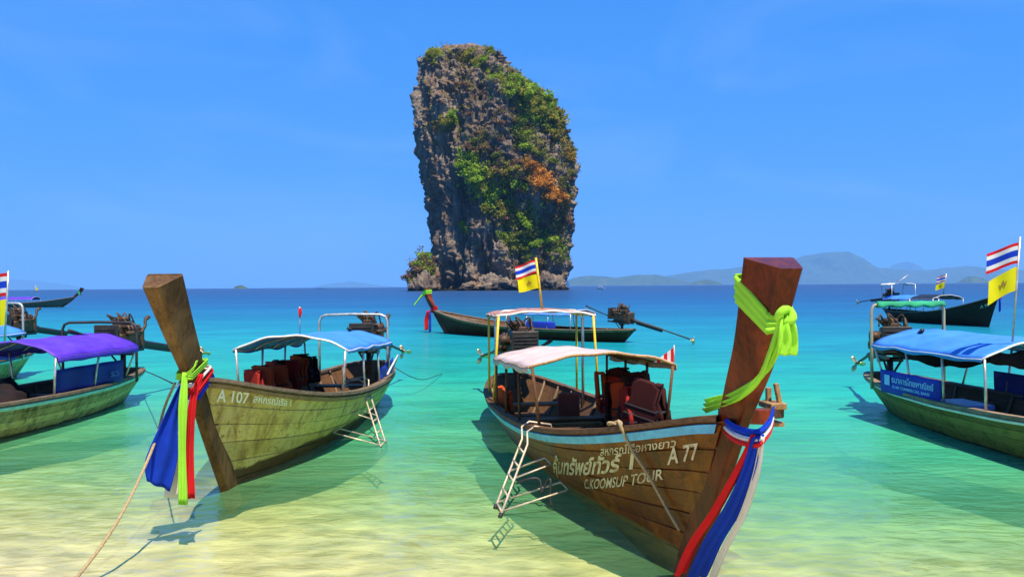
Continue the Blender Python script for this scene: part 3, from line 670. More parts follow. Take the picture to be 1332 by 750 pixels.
        for u in np.arange(0.14, deck_u, 0.042):
            P = h.pt(u, 0.40, 1, -0.06); MB().box((P[0], 0, P[2] + random.uniform(-.004, .004)), (0.042 * L * 0.88, 2 * P[1], 0.025)).build('floor_board', inm, root)
        for u in (0.24, 0.42, 0.60, 0.72):
            P = h.pt(u, 0.78, 1, -0.05); MB().box((P[0], 0, P[2]), (0.24, 2 * P[1], 0.035)).build('bench', gun, root)
    return root, h

def gable(root, h, xf, xb, hw, ze, rise, mat, posts=4, trim=WHITE, sag=0.02, postm=ALU, zb=None, slope=0.0, valance=0.05, under=None, dx=0.0, name='canopy'):
    """arched cloth roof between xf (forward) and xb (aft) in boat space, with frame, cross bows and posts down to the gunwale"""
    zb = ze if zb is None else zb; na, nb = 25, 21; G = np.zeros((na, nb, 3))
    for i, q in enumerate(np.linspace(0, 1, na)):
        for j, w in enumerate(np.linspace(-1, 1, nb)):
            z = ze + (zb - ze) * q + rise * (1 - abs(w) ** 2.2) - sag * math.sin(math.pi * ((q * posts) % 1)) * (1 - 0.3 * w * w) + 0.008 * math.sin(w * 11 + q * 17)
            G[i, j] = (xf + (xb - xf) * q, w * hw + dx, z)
    c = MB(); c.sheet(G, 0.012)
    for j, sd in ((0, -1), (nb - 1, 1)):        # short hem hanging along both long sides
        V = np.stack([G[:, j] + np.array([0, sd * 0.004, 0.0]), G[:, j] + np.array([0, sd * 0.012, -valance * 0.5]), G[:, j] + np.array([0, sd * 0.006, -valance])], 1); V[:, 2, 2] += 0.012 * np.sin(np.linspace(0, 19, na)); c.sheet(V, 0.006)
    co = c.build(name, mat, root)
    f = MB()
    for i in (0, na - 1): f.tube(G[i] + np.array([0, 0, -0.012]), 0.014, 6)
    for j in (0, nb - 1): f.tube(G[:, j] + np.array([0, 0, -0.012]), 0.014, 6)
    f.build('canopy_frame', trim, co)
    for i in [int(round((na - 1) * k / posts)) for k in range(1, posts)]: MB().tube(G[i] + np.array([0, 0, -0.03]), 0.013, 6).build('cross_bow', postm, co)
    for k in range(posts):
        i = int(round((na - 1) * k / (posts - 1))); 
        for j, sd in ((0, -1), (nb - 1, 1)):
            top = G[i, j] + np.array([0, -sd * 0.03, -0.012]); uu = np.clip((top[0] + h.L) / h.L, 0.02, 0.95); P = h.pt(uu, 1.0, sd, -0.05)
            P = np.array([top[0], P[1], h.rim(uu) - 0.02]); MB().tube([P, (P + top) / 2 + np.array([0.004, 0, 0]), top], 0.017, 8).build('canopy_post', postm, root)
    return co, G

def arch(root, h, x, hw, ztop, zbase, mat=ALU, r=0.02, lean=0.0, name='stern_arch', dx=0.0):
    p = [(x, -hw + dx, zbase), (x + lean * .5, -hw + dx, (zbase + ztop) / 2), (x + lean, -hw + dx, ztop - 0.12), (x + lean, -hw + 0.035 + dx, ztop - 0.035), (x + lean, -hw + 0.12 + dx, ztop),
         (x + lean, dx, ztop + 0.01), (x + lean, hw - 0.12 + dx, ztop), (x + lean, hw - 0.035 + dx, ztop - 0.035), (x + lean, hw + dx, ztop - 0.12), (x + lean * .5, hw + dx, (zbase + ztop) / 2), (x, hw + dx, zbase)]
    return MB().tube(p, r, 8).build(name, mat, root)

# ---- lettering
def text_mesh(body, size=1.0, bold=0.0):
    cu = bpy.data.curves.new('lettering', 'FONT'); cu.body = body; cu.size = size; cu.offset = bold; cu.resolution_u = 3
    o = bpy.data.objects.new('lettering', cu); COL.objects.link(o); bpy.context.view_layer.update()
    me = bpy.data.meshes.new_from_object(o.evaluated_get(bpy.context.evaluated_depsgraph_get())); bpy.data.objects.remove(o)
    bm = bmesh.new(); bm.from_mesh(me); bmesh.ops.triangulate(bm, faces=bm.faces); 
    co = np.array([v.co[:] for v in bm.verts]); fs = [[v.index for v in f.verts] for f in bm.faces]; bm.free(); return co, fs
def hull_inverse(root, h, px, py, sd):
    uu, vv = np.meshgrid(np.linspace(0.02, 0.995, 240), np.linspace(0.05, 1.0, 120), indexing='ij'); P = h.pt(uu, vv, sd).reshape(-1, 3)
    Mx = np.array(local(root)); Q = P @ Mx[:3, :3].T + Mx[:3, 3]; a, b = project(Q); i = np.argmin((a - px) ** 2 + (b - py) ** 2); return uu.reshape(-1)[i], vv.reshape(-1)[i]
def hull_text(root, h, body, a, b, hpx, sd, mat, bold=0.012, slant=0.0):
    """lettering painted on the planks: baseline runs between two points of the skin"""
    co, fs = text_mesh(body, 1.0, bold); w = co[:, 0].max() - co[:, 0].min(); tx = (co[:, 0] - co[:, 0].min()) / w; ty = co[:, 1] / 0.70
    u0, v0 = hull_inverse(root, h, *a, sd); u1, v1 = hull_inverse(root, h, *b, sd)
    ua, va = hull_inverse(root, h, a[0], a[1] - hpx[0], sd); ub, vb = hull_inverse(root, h, b[0], b[1] - hpx[1], sd)
    k = (va - v0) * (1 - tx) + (vb - v1) * tx; ku = (ua - u0) * (1 - tx) + (ub - u1) * tx
    uu = u0 + (u1 - u0) * tx + ty * (ku + slant * (u1 - u0)); vv = v0 + (v1 - v0) * tx + ty * k
    P = h.pt(np.clip(uu, 0.01, 0.995), np.clip(vv, 0.05, 0.99), sd, np.full(uu.shape, 0.0185))
    if sd < 0: fs = fs
    return MB().add(P, fs).build('lettering', mat, root)
def flat_text(root, body, origin, xdir, ydir, height, width, mat, bold=0.01, parent=None):
    co, fs = text_mesh(body, 1.0, bold); w = co[:, 0].max() - co[:, 0].min(); o, xd, yd = np.array(origin), np.array(xdir), np.array(ydir)
    P = o + ((co[:, 0] - co[:, 0].min()) / w * width)[:, None] * xd + (co[:, 1] / 0.7 * height)[:, None] * yd
    return MB().add(P, fs).build('lettering', mat, parent or root)

# ---- ladder hooked over the gunwale
def make_ladder(label, root, hookL, footL, out, width=0.34, n_rungs=5):
    """hookL/footL in boat space; out = outward unit y sign"""
    Mx = local(root); lad = empty('boarding_ladder', Mx @ Vector(hookL)); tag(lad, label, 'ladder', 'boarding ladders hooked on the boats'); lad.rotation_euler = (0, 0, root.rotation_euler.z)
    d = Vector(footL) - Vector(hookL); x = Vector((1, 0, 0)) * width / 2
    for s in (-1, 1):
        MB().tube([x * s + Vector((0, -out * 0.30, -0.02)), x * s + Vector((0, -out * 0.28, 0.07)), x * s + Vector((0, -out * 0.05, 0.11)), x * s + Vector((0, out * 0.03, 0.06)), x * s + d * 0.1, x * s + d * 0.5, x * s + d], 0.0115, 8).build('side_rail', STEEL, lad)
    MB().tube([x * -1 + Vector((0, -out * 0.30, -0.02)), x + Vector((0, -out * 0.30, -0.02))], 0.0105, 8).build('hook_bar', STEEL, lad)
    for k in range(n_rungs):
        q = 0.22 + 0.74 * k / (n_rungs - 1); MB().tube([x * -1 + d * q, x + d * q], 0.0105, 8).build('rung', STEEL, lad)
    b = d * 0.55; c = d * 0.97                    # stand-off frame that rests on the planks
    for q, ln in ((0.55, 0.36), (0.95, 0.62)):
        p = d * q; MB().tube([p - x, p - x + Vector((0, -out * ln, 0.05 + 0.12 * q)), p + x + Vector((0, -out * ln, 0.05 + 0.12 * q)), p + x], 0.0095, 8).build('stand_off', STEEL, lad)
    for s in (-1, 1): MB().tube([x * s + d * 0.985, x * s + d * 1.02], 0.022, 8).build('rubber_foot', BLACK, lad)
    return lad

# ---- life jacket
LJ = {}
def life_jacket_mesh(mat, key):
    if key in LJ: return LJ[key]
    mb = MB()
    def panel(poly, th, y):
        G = np.array(poly); c = G.mean(0); rings = []
        for s, o in ((0.90, -th / 2), (1.0, -th / 4), (1.0, th / 4), (0.90, th / 2)):
            q = c + (G - c) * s; rings.append(np.stack([q[:, 0], np.full(len(q), y + o), q[:, 1]], -1))
        mb.grid(np.stack(rings, 0), 0, wrap=True); n = len(poly); k = len(mb.v) - 4 * n
        mb.f.append(list(range(k, k + n))[::-1]); mb.f.append(list(range(k + 3 * n, k + 4 * n))); mb.m += [0, 0]; mb.s += [False, False]
    for s in (-1, 1): panel([(s * 0.02, -0.55), (s * 0.23, -0.55), (s * 0.24, -0.36), (s * 0.18, -0.24), (s * 0.20, -0.02), (s * 0.10, 0.02), (s * 0.06, -0.18), (s * 0.02, -0.24)][::s], 0.07, 0.055)
    panel([(-0.23, -0.55), (0.23, -0.55), (0.24, -0.36), (0.18, -0.24), (0.20, -0.02), (0.10, 0.05), (-0.10, 0.05), (-0.20, -0.02), (-0.18, -0.24), (-0.24, -0.36)], 0.06, -0.055)
    for s in (-1, 1): mb.box((s * 0.15, 0, 0.02), (0.09, 0.15, 0.03))
    for z in (-0.34, -0.46): mb.box((0, 0.0, z), (0.465, 0.19, 0.022), mat=1)
    mb.box((0, 0.105, -0.34), (0.05, 0.02, 0.04), mat=1)
    LJ[key] = mb.mesh('life_jacket', [mat, BLACK]); return LJ[key]
ORANGE = cloth('orange_nylon', (0.55, 0.07, 0.012), 0.3, 0.0); REDN = cloth('red_nylon', (0.33, 0.02, 0.012), 0.3, 0.0); MAROON = cloth('maroon_nylon', (0.05, 0.008, 0.008), 0.4, 0.0)
def life_jacket(root, p, rz, mat, key, label, group, tilt=(0, 0), s=1.0):
    o = link('life_jacket', life_jacket_mesh(mat, key)); Mx = local(root); o.location = Mx @ Vector(p); o.rotation_euler = (R(tilt[0]), R(tilt[1]), root.rotation_euler.z + R(rz)); o.scale = (s,) * 3
    return tag(o, label, 'life jacket', group)

def rope(label, pts, r=0.012, mat=ROPE, name='mooring_rope', n=8, group=None):
    o = MB().tube(catmull(pts, n), r, 7).build(name, mat); return tag(o, label, 'rope', group)

# ---- cloth ribbons
def ribbon_grid(path, wid, nrm_w, folds=2.5, amp=0.02, nw=15, n=8, flutter=0.0):
    """path pts, half widths, width directions -> pleated grid"""
    P = catmull(path, n); k = np.linspace(0, len(path) - 1, len(P)); hwid = np.interp(k, range(len(wid)), wid)
    Wd = np.array([np.interp(k, range(len(nrm_w)), [q[i] for q in nrm_w]) for i in range(3)]).T; Wd /= np.linalg.norm(Wd, axis=1, keepdims=True)
    T = np.gradient(P, axis=0); Nn = np.cross(T, Wd); Nn /= np.linalg.norm(Nn, axis=1, keepdims=True) + 1e-9; w = np.linspace(-1, 1, nw)
    ph = np.linspace(0, 1, len(P)); off = amp * np.sin(w[None, :] * folds * np.pi + 2.2 * ph[:, None] + 0.8 * np.sin(ph * 7)[:, None]) + flutter * np.sin(ph[:, None] * 9 + w[None, :] * 1.3)
    return P[:, None, :] + Wd[:, None, :] * (hwid[:, None] * w[None, :])[..., None] + Nn[:, None, :] * off[..., None]

LIME = cloth('lime_cloth', (0.42, 0.85, 0.06), 0.15, 0.3); CRED = cloth('red_cloth', (0.72, 0.015, 0.02), 0.2, 0.25); CBLUE = cloth('blue_cloth', (0.004, 0.045, 0.50), 0.3, 0.15); CWHITE = cloth('white_cloth', (0.78, 0.74, 0.68), 0.12, 0.25)
CYEL = cloth('yellow_cloth', (0.95, 0.78, 0.01), 0.1, 0.35); CGREEN = cloth('green_cloth', (0.05, 0.45, 0.22), 0.25, 0.25)

# ---- flags on a pole
def flagpole(label, base, top, flags, mat=ALU, r=0.014, group='flag poles on the boats'):
    base, top = Vector(base), Vector(top); root = empty('flagpole', base); tag(root, label, 'flagpole', group); d = top - base
    MB().tube([(0, 0, 0), d * 0.5, d], r, 8).build('pole', mat, root)
    for kind, t0, t1, length, dirv, droop in flags:
        A, B = d * t0, d * t1; dv = Vector(dirv).normalized(); nx, nz = 24, 21 if kind == 'national' else 11; G = np.zeros((nz, nx, 3)); side = Vector((-dv.y, dv.x, 0))
        for i, q in enumerate(np.linspace(0, 1, nz)):
            for j, s in enumerate(np.linspace(0, 1, nx)):
                p = A.lerp(B, q) + dv * (length * s) + side * (0.10 * length * math.sin(s * 6.5 + q * 1.2) * s ** 0.7) + Vector((0, 0, -droop * s ** 1.3 + 0.03 * length * math.sin(s * 5 + 1)))
                G[i, j] = p
        if kind == 'national':
            f = MB(); cuts = [(0, 3, 0), (3, 7, 1), (7, 13, 2), (13, 17, 1), (17, 20, 0)]
            for a, b, m in cuts: f.grid(G[a:b + 1], m)
            f.build('national_flag', [CRED, CWHITE, CBLUE], root)
        else:
            fo = MB().grid(G).build('yellow_flag', CYEL, root)
            em = MB()                                # small dark crest in the middle of the cloth
            def cp(s, q, o=0.006):
                a = G[int(q * (nz - 1)), int(s * (nx - 1))]; return a + np.array(side) * o
            for o in (-0.006, 0.006):
                for pts in ([(0.45, 0.4), (0.5, 0.3), (0.55, 0.4), (0.54, 0.5), (0.5, 0.6), (0.46, 0.5)], [(0.38, 0.4), (0.44, 0.5), (0.46, 0.7), (0.40, 0.6)], [(0.62, 0.4), (0.56, 0.5), (0.54, 0.7), (0.60, 0.6)]):
                    em.add([cp(a, b, o) for a, b in pts], [list(range(len(pts)))])
            em.build('crest', plain('crest_ink', (0.35, 0.22, 0.02), 0.8), fo)
    return root

def L_(root, p):                              # world -> boat frame
    return local(root).inverted() @ Vector(p)
STEM = [(-0.17, -0.28), (0, 0), (0.42, 0.62), (0.80, 1.22), (1.14, 1.66), (1.45, 2.12)]

H77 = wood('varnished_red_brown', (0.085, 0.016, 0.002), (0.28, 0.075, 0.006), 0.38, 0.25, stain=(0.03, 0.012, 0.006), stain_amt=0.55, band=(0.22, 0.19, 0.05), bandz=0.05, pale=(0.42, 0.16, 0.012))
P77 = wood('prow_red_brown', (0.045, 0.006, 0.002), (0.17, 0.024, 0.005), 0.35, 0.25, stain=(0.025, 0.008, 0.004), stain_amt=0.6, grain=(7, 7, 1.2), pale=(0.26, 0.045, 0.008))
H107 = wood('worn_cream_paint', (0.46, 0.34, 0.07), (0.78, 0.60, 0.18), 0.6, 0, stain=(0.20, 0.085, 0.015), stain_amt=0.7, band=(0.10, 0.06, 0.02), bandz=0.17, pale=(0.68, 0.58, 0.22))
P107 = wood('prow_bare_brown', (0.045, 0.022, 0.007), (0.18, 0.092, 0.028), 0.6, 0, stain=(0.03, 0.02, 0.01), stain_amt=0.6, grain=(7, 7, 1.2), pale=(0.22, 0.13, 0.05))
HC = wood('weathered_pale_green', (0.46, 0.33, 0.10), (0.74, 0.58, 0.26), 0.65, 0, stain=(0.07, 0.06, 0.025), stain_amt=0.8, band=(0.07, 0.06, 0.025), bandz=0.03, pale=(0.52, 0.52, 0.26))
HG = wood('olive_hull_paint', (0.14, 0.115, 0.03), (0.28, 0.23, 0.07), 0.6, 0, stain=(0.05, 0.045, 0.02), stain_amt=0.6, band=(0.05, 0.055, 0.02), bandz=0.03)
HF = wood('tarred_brown', (0.035, 0.013, 0.004), (0.09, 0.036, 0.012), 0.6, 0.0, stain=(0.01, 0.007, 0.004))
HH = wood('tarred_green_black', (0.016, 0.011, 0.005), (0.035, 0.024, 0.010), 0.6, 0.0, stain=(0.01, 0.008, 0.005))
SKYB = plain('sky_blue_paint', (0.10, 0.45, 0.72), 0.45, 0, 0.3, 9); TURQ = plain('turquoise_paint', (0.30, 0.58, 0.56), 0.5, 0, 0.3, 8)
TB = cloth('blue_tarp', (0.06, 0.28, 0.85), 0.3, 0.1, 0.6, 0.5, (0.10, 0.22, 0.45)); TP = cloth('violet_tarp', (0.11, 0.035, 0.62), 0.3, 0.1, 0.6, 0.3, (0.25, 0.15, 0.5))
TPINK = cloth('sun_bleached_roof_cloth', (0.62, 0.50, 0.47), 0.2, 0.05, 0.75, 0.6, (0.36, 0.26, 0.22)); NAVY = cloth('navy_banner', (0.015, 0.03, 0.22), 0.3, 0.05, 0.6); BANB = cloth('blue_banner', (0.02, 0.045, 0.42), 0.3, 0.05, 0.6)
DARKC = cloth('dark_bundle_cloth', (0.012, 0.009, 0.01), 0.5, 0.0, 0.9, 0.4, (0.05, 0.012, 0.006)); REDROOF = cloth('faded_red_roof_lining', (0.45, 0.22, 0.18), 0.3, 0.1, 0.7)
INK = worn_paint('cream_lettering', (0.62, 0.54, 0.33), (0.20, 0.10, 0.03), 0.56); INK2 = worn_paint('yellowed_lettering', (0.92, 0.88, 0.62), (0.62, 0.48, 0.16), 0.72); INKW = worn_paint('pale_blue_print', (0.35, 0.55, 0.85), (0.03, 0.07, 0.45), 0.62)
JG_A, JG_B = 'life jackets hung on the A 77 boat', 'life jackets hung on the A 107 boat'

# ------------------------------------------------------------------ A 77: red-brown boat
foot77 = (1.366, 6.0); ax = Vector((0.17, -0.985)).normalized()
bA, hA = make_boat('red brown longtail boat lettered A 77 with pale roof and light blue stripe', foot77, ax, 8.2, 1.62,
                   [(-0.17, -0.28), (0, 0), (0.40, 0.6), (0.79, 1.2), (1.12, 1.65), (1.40, 2.19)], H77, strakes=7, rail=SKYB, railw=0.07, prow_mat=P77, gun=BROWN)
coA, GA = gable(bA, hA, -2.45, -4.9, 0.79, 1.27, 0.13, TPINK, 4, trim=TAN, zb=1.16, postm=BROWN, sag=0.015, valance=0.07)
arch(bA, hA, -5.72, 0.64, 1.74, 0.35, ALU, 0.022)
rf, GR = gable(bA, hA, -5.25, -6.2, 0.70, 1.70, 0.06, REDROOF, 2, trim=WHITE, sag=0.0, postm=YEL, valance=0.035, name='stern_roof')
add_engine(bA, (-7.55, 0.0, 1.02), 4, 2)
for (a, b, hp, s, bd) in (((783, 591), (880, 579), (11, 11), 'สหกรณ์เรือหางยาว', 0.012), ((722, 612), (826, 607), (17, 19), 'คุ้มทรัพย์ทัวร์ 1', 0.03), ((762, 633), (866, 622), (12, 15), 'C.KOOMSUP TOUR', 0.016), ((870, 602), (912, 596), (21, 22), 'A 77', 0.022)):
    hull_text(bA, hA, s, a, b, hp, -1, INK, bd)
# seat back, storage box, loose planks aboard
sb = MB(); P = hA.pt(0.36, 0.5, 1); sb.box((-5.0, 0.25, 0.42), (0.07, 0.30, 0.46), ch=0.35); tag(sb.build('seat_back', plain('seat_red', (0.22, 0.035, 0.015), 0.6)), None); o = bpy.data.objects['seat_back']; o.parent = bA
MB().box((-4.7, 0.0, 0.30), (0.5, 1.15, 0.05)).build('bench_board', TAN, bA)
MB().beam((0.56, 0.06, 1.22), (0.30, 0.50, 1.18), 0.09, 0.07).build('bow_crossbeam', BROWN, bA)
bt = MB(); bt.box((0.28, 0.46, 1.235), (0.20, 0.12, 0.045)); bt.box((0.24, 0.45, 1.30), (0.035, 0.035, 0.11)); bt.box((0.32, 0.48, 1.32), (0.035, 0.03, 0.15), Matrix.Rotation(0.2, 3, 'X')); bt.box((0.26, 0.48, 1.10), (0.15, 0.09, 0.03)); bt.build('mooring_bitt', TAN, bA)
MB().beam((0.70, -0.05, 1.24), (0.58, 0.28, 1.20), 0.06, 0.10).build('bow_brace', P77, bA)
ladA = make_ladder('white steel ladder hooked over the gunwale of the red brown boat', bA, L_(bA, W(686, 565, 8.35))[:], L_(bA, W(648, 664, 7.5))[:], -1, 0.30, 5)
k = 0
ORD = ['first', 'second', 'third', 'fourth', 'fifth', 'sixth', 'seventh', 'eighth', 'ninth', 'tenth', 'eleventh', 'twelfth', 'thirteenth', 'fourteenth']
for i, x in enumerate(np.linspace(-2.5, -3.9, 11)):
    kd = 'mmrmmommrmo'[i]
    life_jacket(bA, (x, 0.50 + 0.14 * math.sin(i * 2.4), 1.06 - 0.05 * (i % 3) - (0.12 if i % 4 == 3 else 0)), 18 + 34 * math.sin(i * 2.3 + 1), {'o': ORANGE, 'r': REDN, 'm': MAROON}[kd], kd,
                {'o': 'orange', 'r': 'red', 'm': 'dark maroon'}[kd] + ' life jacket under the pale roof, %s from its front post' % ORD[i], JG_A, (9 * math.sin(i * 1.3), 13 * math.cos(i * 1.7)), 0.78)
life_jacket(bA, L_(bA, W(655, 508, 10.9))[:], 20, ORANGE, 'o', 'orange life jacket slung over the stern quarter of A 77', JG_A, (8, 10), 0.75)
# striped pennant at the roof corner
pn = MB(); c0 = Vector(GA[0, -1]) + Vector((0.0, 0, 0.02)); 
for q in range(6):
    a, b = q / 6, (q + 1) / 6; T = lambda s, w: c0 + Vector((-0.02 - 0.02 * s, -0.24 + 0.24 * s, 0.16 * s * w))
    pn.add([T(a, 0), T(b, 0), T(b, 1), T(a, 1)], [[0, 1, 2, 3]], q % 2)
pn.tube([c0 + Vector((-0.04, 0.0, 0)), c0 + Vector((-0.04, 0.0, 0.18))], 0.006, 6, 0)
po = pn.build('pennant', [CWHITE, CRED]); po.parent = None; po.matrix_world = local(bA); tag(po, 'small red and white striped pennant on the pale roof corner', 'pennant')

# lime scarf round the prow, trailing back to the deck
def prow_ring(h, zf, zb, off, top=(0.075, 0.165, 0.30)):
    """loop lying on the faces of the prow timber: height zf at the front edge, zb at the back"""
    c = catmull([(x, z) for x, z in h.stem], 10); rz = h.rim(1.0); zt = h.stem[-1][1]; pts = []
    def corner(zs_, a):
        x = np.interp(zs_, c[:, 1], c[:, 0]); e = 0.02
        d = np.array([np.interp(zs_ + e, c[:, 1], c[:, 0]) - np.interp(zs_ - e, c[:, 1], c[:, 0]), 2 * e]); d /= np.linalg.norm(d)
        k = np.clip((zs_ - rz) / (zt - rz), 0, 1) ** 0.9; wf, wb, dp = [m + (t_ - m) * k for m, t_ in zip((0.045, 0.07, 0.24), top)]
        q = dp + off if a else -off
        return x - d[1] * q, (wb if a else wf) + off, zs_ + d[0] * q
    for a, sgn in ((0, 0), (0, 1), (1, 1), (1, 0), (1, -1), (0, -1), (0, 0)):
        zz = zf if a == 0 else zb - 0.12
        x, w, z = corner(zz, a); pts.append((x, sgn * w, z))
    out = []                                     # points along each straight face so the cloth hugs the timber
    for p, q in zip(pts[:-1], pts[1:]):
        p, q = np.array(p), np.array(q); out += [p + (q - p) * f for f in (0.02, 0.35, 0.68, 0.96)]
    return [tuple(o) for o in out] + [pts[-1]]
sc = empty('lime_scarf', local(bA) @ Vector((0.8, 0, 1.25))); tag(sc, 'lime green scarf tied high round the A 77 prow and trailing onto deck', 'scarf')
def world_part(name, G, mat, root, th=0.006, parent=None):
    off = np.array(root.location); o = MB().sheet(np.asarray(G) - off, th).build(name, mat, parent or root); return o
MxA = np.array(local(bA)); toW = lambda Mx, P: np.asarray(P) @ Mx[:3, :3].T + Mx[:3, 3]
ring = toW(MxA, prow_ring(hA, 1.88, 2.06, 0.018)); world_part('wrap', ribbon_grid(ring, [0.04 + 0.055 * math.sin(math.pi * i / 24) for i in range(25)], [(0, 0, 1)] * 25, 3.2, 0.007, 13, 3), LIME, sc)
world_part('trailing_end', ribbon_grid([W(1021, 413, 4.62), W(1008, 455, 4.68), W(990, 489, 4.78), W(965, 510, 5.0), W(940, 521, 5.45), W(917, 528, 5.9)], [0.035, 0.05, 0.055, 0.055, 0.045, 0.05], [(0.9, -0.1, 0.4), (0.8, -0.2, 0.6), (0.6, -0.2, 0.8), (0.3, -0.2, 0.9), (0.2, 0, 1), (0.3, 0.5, 0.8)], 2.6, 0.016, 15), LIME, sc)
world_part('hanging_end', ribbon_grid([W(1022, 408, 4.58), W(1024, 425, 4.55), W(1024, 445, 4.56), W(1023, 462, 4.57)], [0.022, 0.05, 0.058, 0.062], [(1, 0.1, 0)] * 4, 2.2, 0.014, 13), LIME, sc)
kn = MB(); c = W(1022, 410, 4.57) - Vector(sc.location)
kn.tube([c + Vector((0.04 * math.cos(a), 0.02 * math.sin(2 * a), 0.035 * math.sin(a))) for a in np.linspace(0, 6.28, 14, endpoint=False)], 0.024, 8, closed=True); kn.build('knot', LIME, sc)

def sash(label, bands, name='tricolour_sash', loc=None, cat='sash'):
    root = empty(name, loc); tag(root, label, cat, 'coloured cloths tied to the prows')
    for nm, mat, path, wid, wd, fo, am in bands: world_part(nm, ribbon_grid(path, wid, wd, fo, am, 11), mat, root)
    return root
sp = [(986, 566, 4.86), (972, 615, 4.95), (950, 665, 5.10), (924, 708, 5.25), (905, 752, 5.40)]
def shifted(s): return [W(a + s * k, b + 0.25 * s * k, D) for (a, b, D), k in zip(sp, (0.35, 0.7, 1.0, 1.15, 1.2))]
wr = [(935, 528, 5.95), (940, 548, 5.50), (957, 563, 5.12), (985, 569, 4.88), (1000, 556, 5.0), (1006, 538, 5.3)]
wrap_at = lambda dy, dD=0.0: [W(a, b + dy, D + dD) for a, b, D in wr]
up = [(0, -0.2, 1)] * 6; wx = [(1, 0, 0.25)] * 5
sash('red white and blue sash wrapped at the A 77 bow and hanging to the water', [
    ('blue_band', CBLUE, shifted(0), [0.035, 0.055, 0.072, 0.075, 0.08], wx, 2.2, 0.012), ('red_band', CRED, shifted(-17), [0.012, 0.03, 0.04, 0.042, 0.04], wx, 1.2, 0.008), ('white_band', CWHITE, shifted(17), [0.015, 0.024, 0.03, 0.03, 0.028], wx, 1.2, 0.008),
    ('blue_wrap', CBLUE, wrap_at(-5), [0.03] * 6, up, 1.5, 0.008), ('white_wrap', CWHITE, wrap_at(4, -0.01), [0.022] * 6, up, 1.2, 0.006), ('red_wrap', CRED, wrap_at(10, -0.02), [0.016] * 6, up, 1.0, 0.005)], loc=local(bA) @ Vector((0.1, 0, 0)))
def on_skin(px, py, o=0.03, sd=-1, root=bA, h=hA):
    u, v = hull_inverse(root, h, px, py, sd); return local(root) @ Vector(h.pt(u, v, sd, o))
rimp = lambda u, dz: local(bA) @ Vector(hA.pt(u, 1.0, -1) + np.array([0, 0.0, dz]))
uR = hull_inverse(bA, hA, 812, 560, -1)[0]
rope('tan rope tied at the A 77 gunwale and leading down to its stem', [rimp(uR - 0.02, 0.06), rimp(uR - 0.01, 0.075), rimp(uR, 0.06) + Vector((-0.05, -0.03, 0)), on_skin(828, 580, 0.045), on_skin(850, 615, 0.05), on_skin(874, 655, 0.05), on_skin(893, 688, 0.05)], 0.013)
cl = MB(); c = rimp(uR - 0.015, 0.045); cl.tube([c + Vector((0.055 * math.cos(a), 0.03 * math.sin(a), 0.02 + 0.012 * math.sin(2 * a))) for a in np.linspace(0, 12.4, 26)], 0.012, 7); tag(cl.build('rope_coil', ROPE), 'small coil of tan rope on the A 77 gunwale', 'rope')
rope('black rope looped below the ladder of the A 77 boat', [W(672, 628, 7.75), W(690, 622, 7.7), W(702, 624, 7.7), W(705, 640, 7.66), W(711, 626, 7.66), W(716, 624, 7.62), W(716, 642, 7.60), W(717, 658, 7.58)], 0.012, BLACK)
fpA = local(bA) @ Vector((-5.75, 0.05, 1.76)); d0 = fpA.y; flagpole('yellow pole with national and yellow flags above the stern roof of A 77', fpA, W(697, 335, d0), [('national', 0.95, 0.70, 0.31, (-1, 0.15, 0), 0.09), ('yellow', 0.67, 0.40, 0.30, (-1, 0.1, 0), 0.05)], YEL, 0.017)

# ------------------------------------------------------------------ A 107: cream boat
bB, hB = make_boat('cream yellow longtail boat lettered A 107 with blue roof and brown prow', (-3.01, 8.37), Vector((-0.04, -1)).normalized(), 7.4, 1.62,
                   [(-0.17, -0.28), (0, 0), (0.46, 0.67), (0.82, 1.24), (1.19, 1.69), (1.52, 2.11)], H107, strakes=6, zs=0.63, sheer=0.9, rail=TAN, railw=0.05, prow_mat=P107, gun=GREYW)
gable(bB, hB, -2.25, -5.3, 0.76, 1.29, 0.19, TB, 4, trim=WHITE, zb=1.18)
arch(bB, hB, -5.75, 0.60, 1.62, 0.45, ALU, 0.022, 0.0)
add_engine(bB, (-6.75, 0.05, 1.08), -3, 0)
hull_text(bB, hB, 'A 107', (279, 521), (321, 523), (17, 13), 1, INK2, 0.02, 0.06); hull_text(bB, hB, 'สหกรณ์เรือ 1', (328, 521), (376, 527), (9, 8), 1, INK2, 0.02, 0.04)
MB().tube([hB.pt(0.24, 1, 1, -0.02), (-5.65, 0.80, 0.92), (-4.9, 0.82, 0.78), (-4.6, .82, .7)], 0.016, 8).build('hand_rail', WHITE, bB)
bn = MB(); Gb = np.zeros((12, 6, 3))
for i, x in enumerate(np.linspace(-4.6, -5.75, 12)):
    for j, z in enumerate(np.linspace(0.5, 0.80, 6)): Gb[i, j] = (x, 0.70 + 0.015 * math.sin(i * 1.1 + j), z + 0.08 * i / 11)
bn.sheet(Gb, 0.008); bn.build('side_screen', BANB, bB)
make_ladder('white steel ladder hooked over the gunwale of the cream yellow boat', bB, L_(bB, W(474, 501, 11.95))[:], L_(bB, W(499, 580, 10.75))[:], 1, 0.32, 5)
for i, x in enumerate(np.linspace(-2.5, -4.9, 14)):
    kd = 'romrormrmromrm'[i]
    life_jacket(bB, (x, -0.58 + 0.06 * math.sin(i * 2), 0.97 + 0.03 * math.sin(i * 1.3)), 62 + 26 * math.sin(i * 1.9), {'o': ORANGE, 'r': REDN, 'm': MAROON}[kd], kd,
                {'o': 'orange', 'r': 'red', 'm': 'maroon'}[kd] + ' life jacket in the cream boat row, %s from the front roof post' % ORD[i], JG_B, (6 * math.sin(i), 9 * math.sin(i * 2.7)), 0.74)
fpB = local(bB) @ Vector((-2.6, 0.02, 1.46)); pB = empty('flagpole', fpB); tag(pB, 'short pole with a furled red flag on the A 107 roof', 'flagpole', 'flag poles on the boats')
